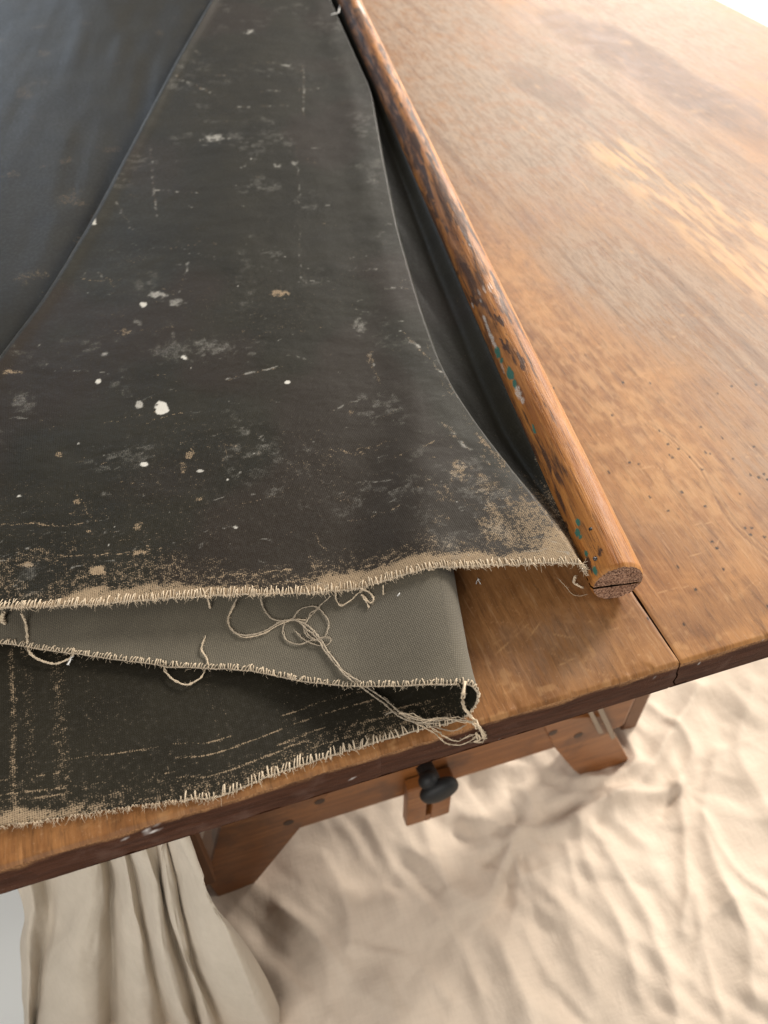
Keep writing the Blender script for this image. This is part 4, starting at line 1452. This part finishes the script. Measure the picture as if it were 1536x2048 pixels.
thread([(770, 1395, .001), (800, 1425, .002), (822, 1440, .003), (848, 1456), (866, 1464), (885, 1482), (910, 1491), (938, 1484), (950, 1474)], seed=11, rad=.0004, mat=M_THREAD)
thread([(855, 1448), (868, 1460), (890, 1474), (912, 1483), (930, 1476), (955, 1468)], seed=12, rad=.0004, mat=M_THREAD)
thread([(800, 1426, .003), (850, 1440, .003), (900, 1438), (945, 1448), (966, 1470), (970, 1480)], seed=13, rad=.00045, plies=3, spread=2.2, mat=M_THREAD)
thread([(770, 1430), (785, 1424), (800, 1428, .002), (830, 1446, .003), (870, 1455), (905, 1462), (930, 1452)], seed=14, rad=.0003)
thread([(672, 1184, .003), (672, 1200), (682, 1211), (698, 1204), (716, 1188), (730, 1178, .003)], seed=15, rad=.0005, mat=M_THREAD)
thread([(722, 1178, .003), (738, 1185), (748, 1198), (740, 1206), (724, 1190), (730, 1200), (738, 1216)], seed=16, rad=.0006, mat=M_THREAD)
thread([(954, 1478), (952, 1466), (960, 1478), (948, 1484), (966, 1484)], seed=17, rad=.0006, mat=M_THREAD)
thread([(416, 1196, .004), (418, 1208, .002), (420, 1218)], seed=18, rad=.0007, mat=M_THREAD)
thread([(8, 1226, .004), (4, 1240), (12, 1248)], seed=19, rad=.0014, mat=M_THREAD)
thread([(766, 1172, .004), (767, 1190)], seed=20, rad=.0004, mat=M_THREAD)
thread([(952, 1169), (956, 1157, .001), (960, 1169)], seed=21, rad=.0003, mat=M_PALE, plies=1)
thread([(795, 1193), (799, 1185)], seed=22, rad=.0003, mat=M_PALE, plies=1)
thread([(1118, 1158, .003), (1138, 1182), (1150, 1191), (1175, 1190)], seed=23, rad=.00018, mat=M_THREAD, plies=1)
thread([(1150, 1152, .006), (1148, 1165, .002), (1156, 1172, .002), (1166, 1176, .001)], seed=24, rad=.0009, mat=M_THREAD, plies=2, spread=1.2, lift=0)
thread([(672, 28, .004), (664, 30, .003), (684, 24, .006)], seed=25, rad=.0014, mat=M_PALE)

# ------------------------------------------------------------------ the split rod
rod = empty("wooden_rod", (RE[0], RE[1], T))
rod.parent = canvas
rod.location = np.array([RE[0], RE[1], T]) - loc
ROD0 = np.array([RE[0], RE[1], T])
axis = np.array([RD[0], RD[1], 0])
sidev = np.array([RD[1], -RD[0], 0])               # to the right
ls = [0.0]
while ls[-1] < 1.62:
    ls.append(ls[-1] + 0.0012 * max(1.0, ((ls[-1] + .30) / .36) ** 1.0))
LS = np.array(ls)
SPLIT = -0.0022                                    # split line below the axis


def rod_rad(L_, th):
    r = RR + 0.0005 * (fbm(L_ * 9, th * 1.2, 210, 3) - .5) + 0.0003 * (fbm(L_ * 60, th * 6, 211, 3) - .5)
    return r - 0.0012 * ss(0.0025, 0.0, L_)


def rod_hit(u, v):
    """photo point -> (distance along the rod, angle round it)"""
    o_ = CAM - (ROD0 + np.array([0, 0, RZ]))
    d_ = ray(np.array([float(u)]), np.array([float(v)]))[0]
    oa, da = o_ - axis * (o_ @ axis), d_ - axis * (d_ @ axis)
    a_, b_, c_ = da @ da, 2 * oa @ da, oa @ oa - RR ** 2
    disc = b_ * b_ - 4 * a_ * c_
    t_ = -b_ / (2 * a_) if disc < 0 else (-b_ - math.sqrt(disc)) / (2 * a_)
    p_ = o_ + d_ * t_
    return p_ @ axis, math.atan2(p_[2], p_ @ sidev)


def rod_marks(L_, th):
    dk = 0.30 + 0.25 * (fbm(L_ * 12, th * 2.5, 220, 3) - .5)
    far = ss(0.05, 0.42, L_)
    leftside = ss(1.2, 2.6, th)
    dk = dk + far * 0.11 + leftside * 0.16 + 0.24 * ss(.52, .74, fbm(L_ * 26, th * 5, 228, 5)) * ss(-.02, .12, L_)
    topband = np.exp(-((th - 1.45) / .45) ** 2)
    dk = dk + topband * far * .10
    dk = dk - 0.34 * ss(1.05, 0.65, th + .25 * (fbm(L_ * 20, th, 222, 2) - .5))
    gr = np.zeros_like(L_)
    wh = np.zeros_like(L_)
    for (u, v, a_, b_) in ((914, 545, .010, .006), (935, 540, .014, .005), (950, 600, .02, .006), (1010, 690, .012, .004), (1105, 1000, .006, .004), (1135, 1060, .012, .004),
                           (1150, 1095, .006, .0035), (1177, 1130, .009, .005), (1120, 1030, .012, .003), (1190, 1090, .016, .0035), (860, 400, .03, .006), (800, 260, .03, .006),
                           (700, 45, .02, .006), (1000, 640, .02, .0035), (1040, 720, .018, .0035)):
        l0, t0 = rod_hit(u, v)
        d = np.hypot((L_ - l0) / a_, (th - t0) * RR / b_) + (fbm(L_ * 130, th * 9, 223, 4) - .5) * 2.6
        dk = np.maximum(dk, .80 * ss(1.3, .0, d))
    for (u, v, a_, b_) in ((995, 704, .0075, .0034), (1003, 721, .003, .0024), (1020, 748, .009, .0036), (1029, 768, .006, .0026), (1068, 861, .004, .0016), (1066, 852, .003, .001),
                           (1156, 1045, .0035, .0018), (1155, 1066, .0038, .0026), (1160, 1074, .0022, .0022), (1172, 1107, .0026, .0017), (1190, 1142, .004, .002)):
        l0, t0 = rod_hit(u, v)
        d = np.hypot((L_ - l0) / a_, (th - t0) * RR / b_) + (fbm(L_ * 220, th * 5, 224, 2) - .5) * .5
        gr = np.maximum(gr, ss(1.0, .85, d))
    for (u, v, a_, b_, k_) in ((970, 640, .009, .0014, .9), (975, 655, .010, .0018, .8), (984, 678, .010, .0022, .9), (990, 690, .006, .0022, .9), (1005, 735, .008, .002, .45),
                               (1036, 785, .009, .003, .85), (1044, 800, .005, .002, .9), (945, 611, .005, .0016, .9), (983, 573, .007, .001, .9), (979, 576, .007, .001, .8),
                               (968, 578, .007, .0012, .7), (958, 585, .006, .0012, .5), (962, 602, .003, .001, .6), (940, 490, .004, .001, .5), (722, 14, .045, .0035, .95)):
        l0, t0 = rod_hit(u, v)
        d = np.hypot((L_ - l0) / a_, (th - t0) * RR / b_) + (fbm(L_ * 260, th * 9, 225, 3) - .5) * .9
        wh = np.maximum(wh, k_ * ss(1.05, .6, d))
    bare = 0.75 * ss(1.0, .5, th + .3 * (fbm(L_ * 45, th * 6, 226, 3) - .5)) * ss(-.3, .2, th)  # pale right edge: raw wood with the window highlight painted into it
    rim = ss(.004, .0, L_ + .003 * (fbm(L_ * 0 + 3, th * 9, 227) - .5)) * .5
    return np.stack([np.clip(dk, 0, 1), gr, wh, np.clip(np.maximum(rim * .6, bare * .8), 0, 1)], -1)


def half(name, th0, th1, nth, z_flat, parent):
    th = np.linspace(th0, th1, nth)
    TH_, LL = np.meshgrid(th, LS)
    r = rod_rad(LL, TH_)
    e = (vn(TH_ * 30, TH_ * 0, 230) - .5) * 0.0012 * ss(.002, 0, LL)        # sawn end not quite flat
    Lp = LL + e
    A_ = axis[None, None, :] * Lp[..., None] + sidev * (r * np.cos(TH_))[..., None] + np.array([0, 0, 1.0]) * (RZ + r * np.sin(TH_))[..., None]
    # flatten to the split plane
    if z_flat[0] == 'above':
        A_[..., 2] = np.maximum(A_[..., 2], RZ + z_flat[1])
    else:
        A_[..., 2] = np.minimum(A_[..., 2], RZ + z_flat[1])
    A_[..., 2] = np.maximum(A_[..., 2], 0.0006)
    V = A_.reshape(-1, 3)
    Fs = grid_faces(len(LS), nth)
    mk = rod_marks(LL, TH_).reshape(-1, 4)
    wf = np.stack([LL, TH_ * RR, LL * 0], -1).reshape(-1, 3)
    # flat split face closing the half
    i0, i1_ = np.arange(len(LS)) * nth, np.arange(len(LS)) * nth + nth - 1
    Fl = np.stack([i0[:-1], i0[1:], i1_[1:], i1_[:-1]], -1)
    # end cap: grid between the arc's two halves, rough
    k = nth // 2
    nm = 9
    cap = []
    for i in range(k):
        a, c = A_[0, i], A_[0, nth - 1 - i]
        for m_ in range(nm):
            t_ = m_ / (nm - 1)
            p = a + (c - a) * t_
            inner = 0 if (m_ in (0, nm - 1) or i == 0) else 1
            p = p + axis * (0.0007 * (vn(np.array([p[2] * 900.]), np.array([(p @ sidev) * 900.]), 231)[0] - .3)) * inner
            cap.append(p)
    cap = np.array(cap)
    base = len(V)
    Fc = grid_faces(k, nm, base)
    Vx = np.vstack([V, cap])
    # the far end
    Fe = []
    last = (len(LS) - 1) * nth
    for i in range(k - 1):
        Fe.append((last + i, last + i + 1, last + nth - 2 - i, last + nth - 1 - i))
    Fa = np.vstack([Fs, Fl, Fc, np.array(Fe)])
    mi = np.concatenate([np.zeros(len(Fs) + len(Fl)), np.ones(len(Fc) + len(Fe))])
    o = mesh(name, Vx, Fa, [M_ROD, M_END], parent, True, mi)
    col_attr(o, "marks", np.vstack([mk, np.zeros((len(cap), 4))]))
    vec_attr(o, "weft", np.vstack([wf, np.zeros((len(cap), 3))]))
    return o


asin = math.asin((SPLIT) / RR)
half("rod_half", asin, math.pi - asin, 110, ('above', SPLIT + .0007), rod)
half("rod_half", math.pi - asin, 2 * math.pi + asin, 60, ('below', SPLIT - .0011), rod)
# tack in the rod and a worm hole beside it
l0, t0 = rod_hit(1191, 1118)
b = MB()
pc = axis * l0 + sidev * (RR * math.cos(t0)) + np.array([0, 0, RZ + RR * math.sin(t0)])
nn_ = sidev * math.cos(t0) + np.array([0, 0, math.sin(t0)])
b.tube([pc - nn_ * .002, pc + nn_ * .0006], .0015, 12)
b.blob(pc + nn_ * .0006, .0015, .0015, .0008, None, 12, 6)
b.build("nail", M_NAIL, rod, True)
b = MB()
for (u, v, r_) in ((1181, 1058, .0013), (1140, 1086, .0011), (1120, 1070, .0010)):
    l0, t0 = rod_hit(u, v)
    pc = axis * l0 + sidev * (RR * math.cos(t0)) + np.array([0, 0, RZ + RR * math.sin(t0)])
    nn_ = sidev * math.cos(t0) + np.array([0, 0, math.sin(t0)])
    b.tube([pc - nn_ * .002, pc + nn_ * .0002], r_, 8)
b.build("worm_hole_plug", M_BLACK, rod, True)

bpy.context.view_layer.update()
